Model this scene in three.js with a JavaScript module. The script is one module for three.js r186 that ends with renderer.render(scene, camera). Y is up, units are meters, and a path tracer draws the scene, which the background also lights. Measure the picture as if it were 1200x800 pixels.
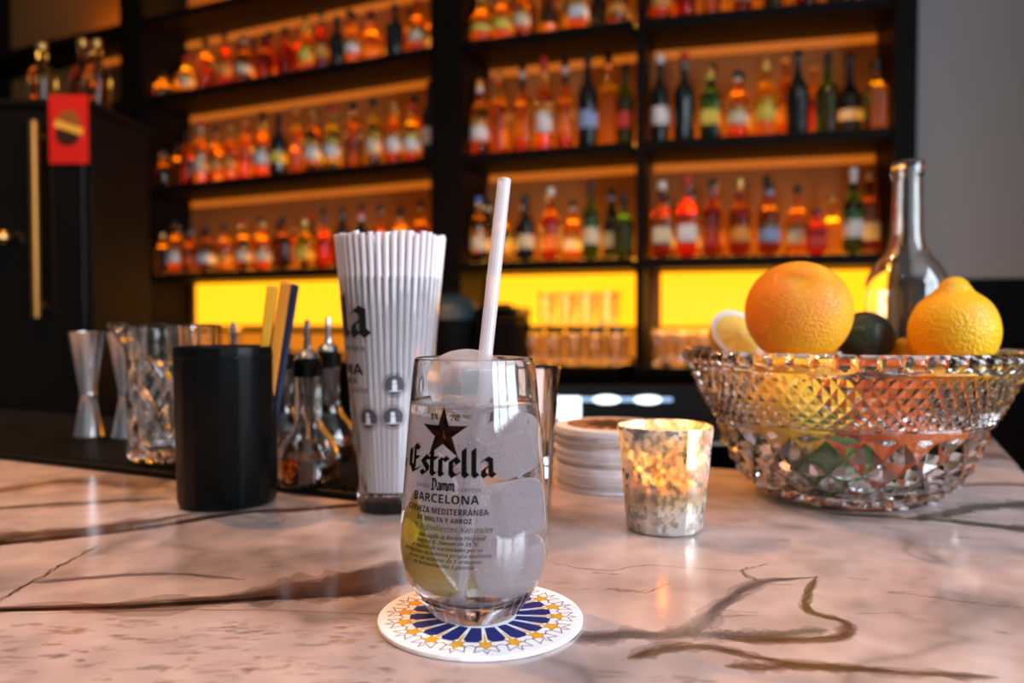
import * as THREE from 'three';
import { RoundedBoxGeometry } from 'three/addons/geometries/RoundedBoxGeometry.js';
import { mergeGeometries, toCreasedNormals } from 'three/addons/utils/BufferGeometryUtils.js';
import { RectAreaLightUniformsLib } from 'three/addons/lights/RectAreaLightUniformsLib.js';

// ---------------------------------------------------------------- camera, sky, lights, exposure
const T = 1.1;                                    // height of the marble bar top above the floor
const scene = new THREE.Scene();
scene.background = new THREE.Color(0.75, 0.88, 1.0);   // overcast daylight outside the street windows
const camera = new THREE.PerspectiveCamera(46.55, 1.5, 0.02, 40);
camera.position.set(0, T + 0.1466, 0);
camera.rotation.set(-Math.atan(25 / 930), 0, 0);
camera.focus = 0.415; camera.userData.fStop = 5.3;
scene.add(camera);
const renderer = new THREE.WebGLRenderer({ antialias: true });
renderer.toneMapping = THREE.LinearToneMapping;
renderer.toneMappingExposure = 1.0;
renderer.shadowMap.enabled = true;
RectAreaLightUniformsLib.init();

const DAY = 12.5;                                   // radiance of the daylight in the street windows
const STRIP = 2.0;                                 // radiance of the amber light plates the bottles stand on
const PANEL = 1.0;
const AMBER = [1, 0.36, 0.03];
const WINDOW_X = 1.95;                             // the street windows are in the wall on the customers' right
const SASHES = [-1.9, -1.05, -0.2].map((z) => ({ z: -z, w: 0.74, y0: T + 0.12, y1: T + 1.95 }));
for (const s of SASHES) {
  const l = new THREE.RectAreaLight(new THREE.Color(0.8, 0.9, 1.0), DAY, s.w, s.y1 - s.y0);
  l.name = 'window_light'; l.position.set(WINDOW_X - 0.03, (s.y0 + s.y1) / 2, s.z);
  l.lookAt(WINDOW_X - 2, (s.y0 + s.y1) / 2, s.z); scene.add(l);
}

// ---------------------------------------------------------------- helpers
let seed = 12345;
const rnd = () => ((seed = (Math.imul(seed, 1664525) + 1013904223) >>> 0) / 4294967296);
const rr = (a, b) => a + (b - a) * rnd();
const hash = (x, y, s) => { let h = Math.imul(x | 0, 374761393) ^ Math.imul(y | 0, 668265263) ^ Math.imul(s | 0, 1442695041); h = Math.imul(h ^ (h >>> 13), 1274126177); return ((h ^ (h >>> 16)) >>> 0) / 4294967296; };
function vnoise(x, y, s, per = 1 << 20) {
  const xi = Math.floor(x), yi = Math.floor(y), fx = x - xi, fy = y - yi, u = fx * fx * (3 - 2 * fx), v = fy * fy * (3 - 2 * fy);
  const w = (n) => ((n % per) + per) % per;
  const a = hash(w(xi), w(yi), s), b = hash(w(xi + 1), w(yi), s), c = hash(w(xi), w(yi + 1), s), d = hash(w(xi + 1), w(yi + 1), s);
  return a + (b - a) * u + (c - a) * v + (a - b - c + d) * u * v;
}
function fbm(x, y, s, o = 4, per = 1 << 20) { let t = 0, a = 0.5, n = 0; for (let k = 0; k < o; k++) { t += a * vnoise(x, y, s + k * 17, per); n += a; a *= 0.5; x *= 2; y *= 2; per *= 2; } return t / n; }
const used = {};
function numbered(name) { const n = used[name] = (used[name] ?? -1) + 1; return n ? `${name}_${String(n).padStart(3, '0')}` : name; }
function tag(o, label, category, group, kind) {
  if (label) o.userData.label = label; if (category) o.userData.category = category;
  if (group) o.userData.group = group; if (kind) o.userData.kind = kind; return o;
}
const shadow = (m) => { m.castShadow = true; m.receiveShadow = true; return m; };
function thing(name, label, category, [x, y, d] = [0, 0, 0], turn = 0, group) {     // y above the bar top, d = distance ahead of the camera
  const o = new THREE.Group(); o.name = numbered(name); o.position.set(x, T + y, -d); o.rotation.y = turn;
  scene.add(o); return tag(o, label, category, group);
}
function part(name, geo, mat, parent, label) { const m = shadow(new THREE.Mesh(geo, mat)); m.name = name; parent.add(m); if (label) m.userData.label = label; return m; }
function solo(name, geo, mat, label, category, [x, y, d], turn = 0, group) {
  const m = shadow(new THREE.Mesh(geo, mat)); m.name = numbered(name); m.position.set(x, T + y, -d); m.rotation.y = turn; scene.add(m); return tag(m, label, category, group);
}
function struct(name, geo, mat, parent = scene) { const m = shadow(new THREE.Mesh(geo, mat)); m.name = name; parent.add(m); m.userData.kind = 'structure'; return m; }
const box = (w, h, d, x = 0, y = 0, z = 0) => new THREE.BoxGeometry(w, h, d).translate(x, y, z);
const rbox = (w, h, d, r, x = 0, y = 0, z = 0) => new RoundedBoxGeometry(w, h, d, 2, r).translate(x, y, z);
// a closed or open surface of revolution; f(u, v, r, y, row) may displace: returns [r, y]
function revolve(profile, seg, f, crease) {
  const P = [], U = [], I = [], n = profile.length;
  let L = [0]; for (let j = 1; j < n; j++) L.push(L[j - 1] + Math.hypot(profile[j][0] - profile[j - 1][0], profile[j][1] - profile[j - 1][1]));
  for (let j = 0; j < n; j++) for (let i = 0; i <= seg; i++) {
    const a = (i % seg) / seg * Math.PI * 2; let [r, y] = profile[j]; if (f) [r, y] = f(a, r, y, j);
    P.push(r * Math.sin(a), y, r * Math.cos(a)); U.push(i / seg, L[j] / L[n - 1]);
  }
  for (let j = 0; j < n - 1; j++) for (let i = 0; i < seg; i++) {
    const a = j * (seg + 1) + i, b = a + 1, c = a + seg + 1, d = c + 1;
    if (profile[j][0] > 1e-7) I.push(a, b, d); if (profile[j + 1][0] > 1e-7) I.push(a, d, c);
  }
  let g = new THREE.BufferGeometry();
  g.setAttribute('position', new THREE.Float32BufferAttribute(P, 3)); g.setAttribute('uv', new THREE.Float32BufferAttribute(U, 2)); g.setIndex(I);
  g.computeVertexNormals();
  const N = g.attributes.normal; // weld the seam
  for (let j = 0; j < n; j++) { const a = j * (seg + 1), b = a + seg, x = N.getX(a) + N.getX(b), y = N.getY(a) + N.getY(b), z = N.getZ(a) + N.getZ(b), l = Math.hypot(x, y, z) || 1; N.setXYZ(a, x / l, y / l, z / l); N.setXYZ(b, x / l, y / l, z / l); }
  if (crease) g = toCreasedNormals(g, crease);
  return g;
}
function smooth(points, n) { const c = new THREE.CatmullRomCurve3(points.map(([r, y]) => new THREE.Vector3(r, y, 0)), false, 'centripetal'); return c.getPoints(n).map((p) => [Math.max(0, p.x), p.y]); }
function radiusAt(profile, y) { for (let j = 1; j < profile.length; j++) { const [r0, y0] = profile[j - 1], [r1, y1] = profile[j]; if (y >= y0 && y <= y1 && y1 > y0) return r0 + (r1 - r0) * (y - y0) / (y1 - y0); } return profile[profile.length - 1][0]; }
// print on a turned surface between two azimuths (0 = towards the viewer, + = to the viewer's right)
function decal(profile, a0, a1, y0, y1, off = 0.0003, na = 40, ny = 24) {
  const P = [], U = [], I = [];
  for (let j = 0; j <= ny; j++) for (let i = 0; i <= na; i++) { const a = a0 + (a1 - a0) * i / na, y = y0 + (y1 - y0) * j / ny, r = radiusAt(profile, y) + off; P.push(r * Math.sin(a), y, r * Math.cos(a)); U.push(i / na, j / ny); }
  for (let j = 0; j < ny; j++) for (let i = 0; i < na; i++) { const a = j * (na + 1) + i; I.push(a, a + 1, a + na + 2, a, a + na + 2, a + na + 1); }
  const g = new THREE.BufferGeometry(); g.setAttribute('position', new THREE.Float32BufferAttribute(P, 3)); g.setAttribute('uv', new THREE.Float32BufferAttribute(U, 2)); g.setIndex(I); g.computeVertexNormals(); return g;
}
const tubeBetween = (a, b, r, seg = 12, r2 = r) => { const A = new THREE.Vector3(...a), B = new THREE.Vector3(...b), d = B.clone().sub(A); const g = new THREE.CylinderGeometry(r2, r, d.length(), seg, 1); g.applyQuaternion(new THREE.Quaternion().setFromUnitVectors(new THREE.Vector3(0, 1, 0), d.normalize())); return g.translate(...A.add(B).multiplyScalar(0.5).toArray()); };
const lin = (r, g, b) => new THREE.Color().setRGB(r, g, b);
const std = (c, roughness = 0.5, metalness = 0, more = {}) => new THREE.MeshStandardMaterial({ color: lin(...c), roughness, metalness, ...more });
const phys = (c, more) => new THREE.MeshPhysicalMaterial({ color: lin(...c), ...more });
const glassMat = (c = [1, 1, 1], ior = 1.5, roughness = 0) => phys(c, { transmission: 1, thickness: 0.01, ior, roughness });
const glow = (c, k) => new THREE.MeshStandardMaterial({ color: lin(0.1, 0.08, 0.05), emissive: lin(...c), emissiveIntensity: k, roughness: 0.6 });
function canvasTexture(w, h, draw, alpha) { const c = document.createElement('canvas'); c.width = w; c.height = h; const x = c.getContext('2d'); draw(x, w, h); const t = new THREE.CanvasTexture(c); t.colorSpace = THREE.SRGBColorSpace; t.anisotropy = 8; return t; }
function dataTexture(n, f, srgb, m = n) { const d = new Uint8Array(n * m * 4); for (let j = 0; j < m; j++) for (let i = 0; i < n; i++) { const c = f(i / n, j / m); const k = (j * n + i) * 4; d[k] = c[0] * 255; d[k + 1] = c[1] * 255; d[k + 2] = c[2] * 255; d[k + 3] = 255; } const t = new THREE.DataTexture(d, n, m); t.magFilter = THREE.LinearFilter; t.minFilter = THREE.LinearFilter; t.wrapS = t.wrapT = THREE.RepeatWrapping; if (srgb) t.colorSpace = THREE.SRGBColorSpace; t.needsUpdate = true; return t; }
const clamp = (x, a = 0, b = 1) => Math.min(b, Math.max(a, x));
const ss = (a, b, x) => { const t = clamp((x - a) / (b - a)); return t * t * (3 - 2 * t); };

const M = {
  blackWood: phys([0.004, 0.003, 0.0025], { roughness: 0.6, specularIntensity: 0.25 }), blackGloss: phys([0.003, 0.003, 0.003], { roughness: 0.15, specularIntensity: 0.45 }), black: phys([0.0025, 0.0025, 0.003], { roughness: 0.6, specularIntensity: 0.25 }),
  steel: std([0.62, 0.62, 0.64], 0.16, 1), brass: std([0.85, 0.55, 0.22], 0.25, 1), gold: std([0.8, 0.52, 0.2], 0.35, 1),
  white: std([0.85, 0.85, 0.87], 0.5), clear: glassMat(), veneer: phys([0.36, 0.15, 0.045], { roughness: 0.7, specularIntensity: 0.3 }),
};

// ---------------------------------------------------------------- the room
const R = (d) => d * Math.PI / 180;
const BAYS = { L: { x: -1.846, d: 3.947, w: 1.769, th: 26 }, M: { x: -0.256, d: 3.172, w: 0.771, th: 20 }, R: { x: 0.469, d: 2.908, w: 0.876, th: 14 } };
const onBay = (b, t, back) => { const { x, d, th } = BAYS[b], c = Math.cos(R(th)), s = Math.sin(R(th)); return [x + c * t + s * back, d - s * t + c * back]; };
struct('floor', box(6.4, 0.1, 9, -0.95, -0.05, -1.0), std([0.02, 0.014, 0.01], 0.4));
struct('ceiling', box(6.4, 0.12, 9, -0.95, 3.27, -1.0), std([0.4, 0.38, 0.37], 0.85));
struct('wall_left', box(0.12, 3.3, 9, -4.05, 1.6, -1.0), std([0.22, 0.2, 0.19], 0.8));
struct('wall_front', box(6.4, 3.3, 0.12, -0.95, 1.6, 3.4), std([0.4, 0.38, 0.36], 0.8));
const greyWall = std([0.5, 0.49, 0.5], 0.85, 0, { bumpMap: dataTexture(256, (u, v) => { const n = fbm(u * 32, v * 32, 5, 3, 32); return [n, n, n]; }), bumpScale: 0.0006 });
{ // back wall: runs behind the shelving and on to the window wall
  const pts = [onBay('L', -2.2, 0.3), onBay('L', 0, 0.3), onBay('M', 0, 0.3), onBay('R', 0, 0.3), onBay('R', 0.9, 0.3)];
  const s = new THREE.Shape(); pts.forEach(([x, d], i) => (i ? s.lineTo(x, d) : s.moveTo(x, d)));
  [...pts].reverse().forEach(([x, d]) => s.lineTo(x + 0.04, d + 0.12)); s.closePath();
  struct('wall_back', new THREE.ExtrudeGeometry(s, { depth: 3.25, bevelEnabled: false }).rotateX(-Math.PI / 2), M.blackWood);
  const q = (t, b) => onBay('R', t, b);
  const slab = (t0, t1, b0, b1, y0, y1) => { const sh = new THREE.Shape(); [q(t0, b0), q(t1, b0), q(t1, b1), q(t0, b1)].forEach(([x, d], i) => (i ? sh.lineTo(x, d) : sh.moveTo(x, d))); return new THREE.ExtrudeGeometry(sh, { depth: y1 - y0, bevelEnabled: false }).rotateX(-Math.PI / 2).translate(0, y0, 0); };
  struct('wall_right_of_bar', slab(0.9, 1.6, 0.1, 0.24, T + 0.29, 3.25), greyWall);
  struct('wall_dado', slab(0.9, 1.6, 0.085, 0.24, 0, T + 0.285), M.black);
}
{ // street wall with three tall sashes
  const wall = std([0.5, 0.48, 0.46], 0.8), g = new THREE.Group(); g.name = 'wall_right'; g.userData.kind = 'structure'; scene.add(g);
  const x = WINDOW_X + 0.06, y0 = SASHES[0].y0 - 0.05, y1 = SASHES[0].y1 + 0.05, zs = [-0.25, 2.35];
  part('wall_below', box(0.12, y0, 9, x, y0 / 2, -1.0), wall, g); part('wall_above', box(0.12, 3.25 - y1, 9, x, (3.25 + y1) / 2, -1.0), wall, g);
  part('wall_pier', box(0.12, y1 - y0, 5.15, x, (y0 + y1) / 2, -2.925 + 0.1 - 0.1), wall, g); part('wall_pier', box(0.12, y1 - y0, 1.2, x, (y0 + y1) / 2, 2.9), wall, g);
  SASHES.forEach((s, i) => {
    const w = new THREE.Group(); w.name = `window_${i + 1}`; w.userData.kind = 'structure'; scene.add(w);
    const h = s.y1 - s.y0, yc = (s.y0 + s.y1) / 2, f = M.blackWood;
    part('window_frame', mergeGeometries([box(0.1, h + 0.1, 0.06, x, yc, s.z - s.w / 2 - 0.025), box(0.1, h + 0.1, 0.06, x, yc, s.z + s.w / 2 + 0.025), box(0.1, 0.05, s.w + 0.1, x, s.y0 - 0.025, s.z), box(0.1, 0.05, s.w + 0.1, x, s.y1 + 0.025, s.z)]), f, w);
    part('pane', box(0.006, h, s.w, x + 0.01, yc, s.z), phys([1, 1, 1], { transmission: 1, thickness: 0, roughness: 0, ior: 1.5 }), w);
  });
}

// ---------------------------------------------------------------- back bar shelving
const LEVELS = [0.374, 0.798, 1.238, 1.62];      // tops of the four shelves above the bar top
const unitNames = { L: 'long dark shelving unit of the back bar behind the black cup, lit amber', M: 'narrow dark shelving unit of the back bar behind the tall straw drink', R: 'dark shelving unit of the back bar next to the grey wall, lit amber' };
for (const b of ['R', 'M', 'L']) {
  const { x, d, w, th } = BAYS[b], ex = b === 'L' ? 1.5 : 0;
  const u = thing('back_bar_shelving', unitNames[b], 'shelving', [x, -T, d], -R(th));
  const cut = { R: 0.01, M: 0.03, L: 0.07 }[b], fw = w + ex - cut, fc = (w - ex - cut) / 2;
  part('back_panel', box(fw, 3.15, 0.02, fc, 1.6, -0.27), M.veneer, u);
  LEVELS.forEach((y) => part('shelf', rbox(fw, 0.038, 0.27, 0.003, fc, T + y - 0.019, -0.125), M.blackWood, u));
  const posts = { R: [[0.88, 0.07, 0.3], [0.0, 0.03, 0.28]], M: [[0.0, 0.13, 0.29]], L: [[-0.02, 0.16, 0.29], [-1.45, 0.08, 0.29]] }[b];
  posts.forEach(([px, pw, pd]) => part('upright', box(pw, 3.18, pd, px, 1.59, -pd / 2 + 0.02), M.blackWood, u));
  const cab = part('cabinet', rbox(fw, T - 0.06, 0.5, 0.006, fc, (T - 0.06) / 2, -0.02), M.blackGloss, u);
  part('worktop', rbox(fw, 0.045, 0.54, 0.006, fc, T - 0.032, -0.01), M.blackGloss, u);
  const lit = { R: [0.06, w - 0.05], M: [0.08, w - 0.03], L: [0.11, w - 0.1] }[b], pw = lit[1] - lit[0], pc = (lit[0] + lit[1]) / 2;
  part('light_panel', rbox(pw, 0.21, 0.012, 0.004, pc, T + 0.228, -0.25), glow([1, 0.36, 0.006], 2.3), u, 'glowing yellow backlit panel');
  part('light_panel', rbox(pw, 0.118, 0.012, 0.004, pc, T + 0.058, -0.25), glow([1, 0.27, 0.01], 0.75), u, 'dimmer orange backlit panel');
  const pl = new THREE.RectAreaLight(lin(1, 0.35, 0.02), PANEL, pw, 0.21); pl.name = 'panel_light'; pl.position.set(pc, T + 0.228, -0.24); pl.rotation.y = Math.PI; u.add(pl);
  if (b === 'L') part('ledge', rbox(w - 0.1, 0.02, 0.24, 0.004, (w - 0.1) / 2 + 0.05, T + 0.1, -0.13), M.blackWood, u);
  LEVELS.forEach((y, k) => {
    const x0 = b === 'L' && k === 3 ? -0.62 : b === 'L' ? 0.08 : b === 'M' ? 0.08 : 0.03, x1 = b === 'R' ? w - 0.04 : w - (b === 'L' ? 0.1 : 0.03), len = x1 - x0, cx = (x0 + x1) / 2;
    part('light_strip', rbox(len, 0.004, 0.19, 0.0015, cx, T + y - 0.001, -0.125), glow([1, 0.42, 0.03], 4.6), u, 'glowing amber light plate let into the shelf');
    if (k) { part('light_strip', rbox(len, 0.03, 0.012, 0.003, cx, T + y - 0.054, -0.253), glow([1, 0.22, 0.012], 0.5), u, 'thin orange strip light under the shelf'); const q = new THREE.RectAreaLight(lin(1, 0.25, 0.015), 0.5, len, 0.03); q.name = 'strip_light'; q.position.set(cx, T + y - 0.054, -0.245); q.rotation.y = Math.PI; u.add(q); }
    const l = new THREE.RectAreaLight(lin(...AMBER), STRIP * (k === 3 ? 0.8 : 1), len, 0.19); l.name = 'strip_light'; l.position.set(cx, T + y + 0.0014, -0.125); l.rotation.x = Math.PI / 2; u.add(l);
  });
}

// ---------------------------------------------------------------- marble bar top
const PH = R(25), E1 = [Math.cos(PH), -Math.sin(PH)], E2 = [Math.sin(PH), Math.cos(PH)];
const bar = (a, b) => [E1[0] * a + E2[0] * b, E1[1] * a + E2[1] * b];      // along the bar, across it -> x, distance
const marbleMap = canvasTexture(2048, 2048, (x, W) => {
  const n = 512, id = x.createImageData(n, n), S = 1.2;
  for (let j = 0; j < n; j++) for (let i = 0; i < n; i++) {
    const u = i / n, v = 1 - j / n, wx = fbm(u * 6, v * 6, 3), wy = fbm(u * 6, v * 6, 9);
    const cloud = fbm(u * 5 + wx * 2.2, v * 7 + wy * 2.2, 21, 5), fine = fbm(u * 60, v * 60, 33, 3), warm = fbm(u * 3, v * 4, 44, 3);
    const ridge = Math.pow(1 - Math.abs(2 * fbm(u * 4 + wx * 1.5, v * 5 + wy * 1.5, 61, 4) - 1), 14);
    let L = 0.88 - 0.3 * ss(0.48, 0.8, cloud) - 0.22 * ridge + (fine - 0.5) * 0.22;
    const k = (j * n + i) * 4; id.data[k] = 255 * clamp(L * (0.96 + 0.04 * warm)); id.data[k + 1] = 255 * clamp(L * (0.9 + 0.01 * warm)); id.data[k + 2] = 255 * clamp(L * (0.91 - 0.05 * warm)); id.data[k + 3] = 255;
  }
  const c2 = document.createElement('canvas'); c2.width = c2.height = n; c2.getContext('2d').putImageData(id, 0, 0); x.imageSmoothingEnabled = true; x.drawImage(c2, 0, 0, W, W);
  const px = ([a, d]) => [(a + 0.6) / S * W, (1 - (d - 0.1) / S) * W];
  x.lineCap = 'butt'; x.lineJoin = 'round';
  const edge = (q, k, w0, w1, sg, pts, x, first) => { const a = q[Math.max(0, k - 1)], b = q[Math.min(60, k + 1)], l = Math.hypot(b.x - a.x, b.y - a.y) || 1, t = k / 60, o = sg * (w0 + (w1 - w0) * t) * W / 2400 * Math.min(1, 0.1 + (1 - t) * 9, 0.1 + t * 12) * (0.1 + 1.7 * ss(0.2, 0.75, fbm(t * 13, sg * 2, pts[0][1] * 997 | 0, 4))); const X = q[k].x - (b.y - a.y) / l * o, Y = q[k].y + (b.x - a.x) / l * o; first ? x.moveTo(X, Y) : x.lineTo(X, Y); };
  const vein = (pts, w0, w1, color, alpha, jitter = 5, strands = 9) => {         // widths in millimetres at both ends
    const c = new THREE.CatmullRomCurve3(pts.map((p) => { const [a, b] = px(p); return new THREE.Vector3(a, b, 0); }), false, 'centripetal'), q = c.getPoints(60);
    if (strands > 3) { x.fillStyle = color; x.globalAlpha = alpha * 0.42; for (const sgn of [1.8, 1.3, 0.9, 0.55]) { x.beginPath(); for (let k = 0; k <= 60; k++) edge(q, k, w0, w1, sgn, pts, x, k === 0); for (let k = 60; k >= 0; k--) edge(q, k, w0, w1, -sgn, pts, x, false); x.closePath(); x.fill(); } }
    for (let s = 0; s < strands; s++) {
      const o = (s / (strands - 1 || 1) - 0.5); x.strokeStyle = color; 
      for (let k = 0; k < 60; k++) {
        const t = k / 60, w = (w0 + (w1 - w0) * t) * W / 1200, dx = q[k + 1].x - q[k].x, dy = q[k + 1].y - q[k].y, l = Math.hypot(dx, dy) || 1;
        const off = (tt) => o * (w0 + (w1 - w0) * tt) * W / 1200 + ((fbm(tt * 9, 0.5, pts[0][0] * 999 | 0, 4) - 0.5) * 1.3 + (fbm(tt * 26 + s * 1.7, s * 0.6, 5 + (pts[0][0] * 999 | 0), 3) - 0.5) * 1.6) * jitter;
        const a = off(t), b = off(t + 1 / 60);
        x.globalAlpha = Math.min(1, 8 * (1 - t), 0.1 + 10 * t) * Math.min(1, alpha * (0.25 + 1.1 * fbm(t * 9 + s, s * 2.1, 77, 2)) * (strands > 4 ? 0.42 : 0.85)); x.lineWidth = Math.max(1.3, w / strands * (strands > 4 ? 3.6 : 1.8)) * (0.5 + fbm(t * 20, s, 31, 2));
        x.beginPath(); x.moveTo(q[k].x - dy / l * a, q[k].y + dx / l * a); x.lineTo(q[k + 1].x - dy / l * b, q[k + 1].y + dx / l * b); x.stroke();
      }
    }
    x.globalAlpha = 1;
  };
  const brown = '#3d2412', grey = '#4c4546', rust = '#7a4a22', olive = '#3c3626';
  vein([[-0.33, 0.395], [-0.257, 0.399], [-0.196, 0.404], [-0.143, 0.416], [-0.116, 0.430], [-0.088, 0.447], [-0.06, 0.478]], 2, 26, brown, 0.5, 3, 14);
  vein([[-0.33, 0.394], [-0.257, 0.398], [-0.196, 0.403], [-0.143, 0.412], [-0.1, 0.419], [-0.07, 0.425]], 1.6, 5, '#1c0f08', 0.8, 2, 4);
  vein([[-0.12, 0.422], [-0.09, 0.426], [-0.066, 0.440], [-0.055, 0.465]], 8, 14, brown, 0.55, 4, 8);
  vein([[-0.25, 0.392], [-0.15, 0.398], [-0.07, 0.392], [-0.03, 0.38]], 0.8, 0.8, rust, 0.6, 3, 2);
  vein([[-0.45, 0.50], [-0.354, 0.514], [-0.342, 0.53], [-0.299, 0.548], [-0.266, 0.575], [-0.24, 0.6]], 34, 6, brown, 0.42, 6, 16);
  vein([[-0.42, 0.49], [-0.342, 0.516], [-0.267, 0.552], [-0.207, 0.6], [-0.164, 0.611], [-0.1, 0.634]], 5, 7, '#2a170b', 0.6, 4, 6);
  vein([[-0.268, 0.40], [-0.269, 0.454], [-0.27, 0.514]], 1.2, 2, '#2a170b', 0.75, 4, 2);
  vein([[-0.27, 0.44], [-0.2, 0.455], [-0.15, 0.445]], 5, 1.5, grey, 0.4, 6, 5);
  vein([[-0.56, 0.66], [-0.44, 0.682], [-0.412, 0.72], [-0.3, 0.69]], 14, 18, rust, 0.3, 8, 9);
  vein([[-0.6, 0.62], [-0.46, 0.60], [-0.36, 0.63], [-0.28, 0.65]], 8, 12, brown, 0.35, 8, 7);
  vein([[0.02, 0.362], [0.05, 0.366], [0.08, 0.368], [0.103, 0.397], [0.139, 0.44], [0.175, 0.45]], 9, 3, grey, 0.5, 4, 7);
  vein([[0.08, 0.368], [0.115, 0.366], [0.15, 0.372]], 7, 5, grey, 0.42, 5, 5);
  vein([[0.139, 0.44], [0.135, 0.46], [0.155, 0.475]], 2, 1, olive, 0.6, 4, 2);
  vein([[0.175, 0.452], [0.158, 0.42], [0.150, 0.395], [0.162, 0.381], [0.155, 0.366], [0.126, 0.360], [0.095, 0.362]], 2, 6, '#4d3420', 0.6, 4, 4);
  vein([[0.05, 0.34], [0.076, 0.353], [0.1, 0.346], [0.118, 0.336], [0.16, 0.328]], 5, 4, '#4d3420', 0.55, 5, 4);
  vein([[0.09, 0.333], [0.13, 0.331], [0.2, 0.322]], 5, 4, '#4d3420', 0.5, 5, 4);
  vein([[0.23, 0.6], [0.281, 0.588], [0.315, 0.578], [0.356, 0.556], [0.43, 0.54]], 4, 12, olive, 0.6, 5, 8);
  vein([[0.3, 0.585], [0.331, 0.598], [0.366, 0.618], [0.43, 0.634]], 10, 14, olive, 0.5, 6, 8);
  vein([[0.34, 0.67], [0.39, 0.70], [0.446, 0.705], [0.5, 0.69]], 3, 10, grey, 0.5, 6, 5);
  vein([[0.36, 0.76], [0.43, 0.83], [0.5, 0.85], [0.58, 0.83]], 6, 12, grey, 0.4, 8, 5);
  vein([[0.40, 0.95], [0.5, 1.02], [0.6, 1.03]], 10, 12, grey, 0.35, 8, 5);
  vein([[0.021, 0.478], [0.05, 0.462], [0.081, 0.47], [0.14, 0.46]], 1, 0.8, grey, 0.5, 5, 2);
  vein([[0.05, 0.43], [0.07, 0.425], [0.09, 0.44]], 3, 1, rust, 0.35, 6, 3);
  vein([[0.2, 0.43], [0.26, 0.40], [0.33, 0.41]], 3, 2, grey, 0.22, 8, 3);
  for (let k = 0; k < 420; k++) { const [a, b] = k < 160 ? [W * (0.5 + (rr(-0.26, -0.02)) / S), W * (1 - rr(0.215, 0.285) / S)] : [rr(0, W), rr(W * 0.4, W)]; x.strokeStyle = rnd() < 0.5 ? rust : grey; x.globalAlpha = rr(0.05, 0.2); x.fillStyle = x.strokeStyle; const el = rr(3, 17); for (let q = 0; q < 4; q++) { x.beginPath(); x.ellipse(a + rr(-el, el), b + rr(-4, 4), rr(0.3, 0.8) * el, rr(0.8, 3), rr(-0.3, 0.2), 0, 7); x.fill(); } }
  x.globalAlpha = 1;
});
marbleMap.wrapS = marbleMap.wrapT = THREE.MirroredRepeatWrapping; marbleMap.repeat.set(1 / 1.2, 1 / 1.2); marbleMap.offset.set(0.5, -0.1 / 1.2);
const marble = new THREE.MeshPhysicalMaterial({ map: marbleMap, roughness: 0.16, ior: 1.5, color: lin(0.64, 0.605, 0.62) });
{
  const s = new THREE.Shape(); // an L: the leg in front of the customers and its return along the side
  [bar(-1.75, 0.1), bar(0.127, 0.1), bar(0.127, 1.9), bar(-0.1, 1.9), bar(-0.1, 0.798), bar(-1.75, 0.798)].forEach(([x, d], i) => (i ? s.lineTo(x, d) : s.moveTo(x, d))); s.closePath();
  const top = thing('bar_counter', 'polished white marble bar top with brown veins on which everything stands', 'counter', [0, 0, 0]);
  part('marble_top', new THREE.ExtrudeGeometry(s, { depth: 0.032, bevelEnabled: true, bevelSize: 0.003, bevelThickness: 0.003, bevelSegments: 2, bevelOffset: -0.003 }).rotateX(-Math.PI / 2).translate(0, -0.035, 0), marble, top);
  const f = new THREE.Shape(); [bar(-1.75, 0.3), bar(0.06, 0.3), bar(0.06, 1.85), bar(-0.06, 1.85), bar(-0.06, 0.76), bar(-1.75, 0.76)].forEach(([x, d], i) => (i ? f.lineTo(x, d) : f.moveTo(x, d))); f.closePath();
  part('bar_front', new THREE.ExtrudeGeometry(f, { depth: T - 0.04, bevelEnabled: false }).rotateX(-Math.PI / 2).translate(0, -T + 0.002, 0), M.blackWood, top);
}
{ // ribbed rubber mat along the bartender's edge
  const m = thing('bar_mat', 'black rubber bar mat lying along the back edge of the marble', 'bar mat', [...bar(-1.0, 0.655)].toSpliced(1, 0, 0), PH, null);
  m.position.set(bar(-0.95, 0.655)[0], T, -bar(-0.95, 0.655)[1]); m.rotation.y = -PH;
  part('mat_base', rbox(1.2, 0.006, 0.26, 0.0025, 0, 0.0034, 0), M.black, m);
  part('mat_nubs', mergeGeometries(Array.from({ length: 118 }, (_, i) => box(0.004, 0.0022, 0.25, -0.59 + i * 0.01, 0.0072, 0))), M.black, m).userData.kind = 'stuff';
}

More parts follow.
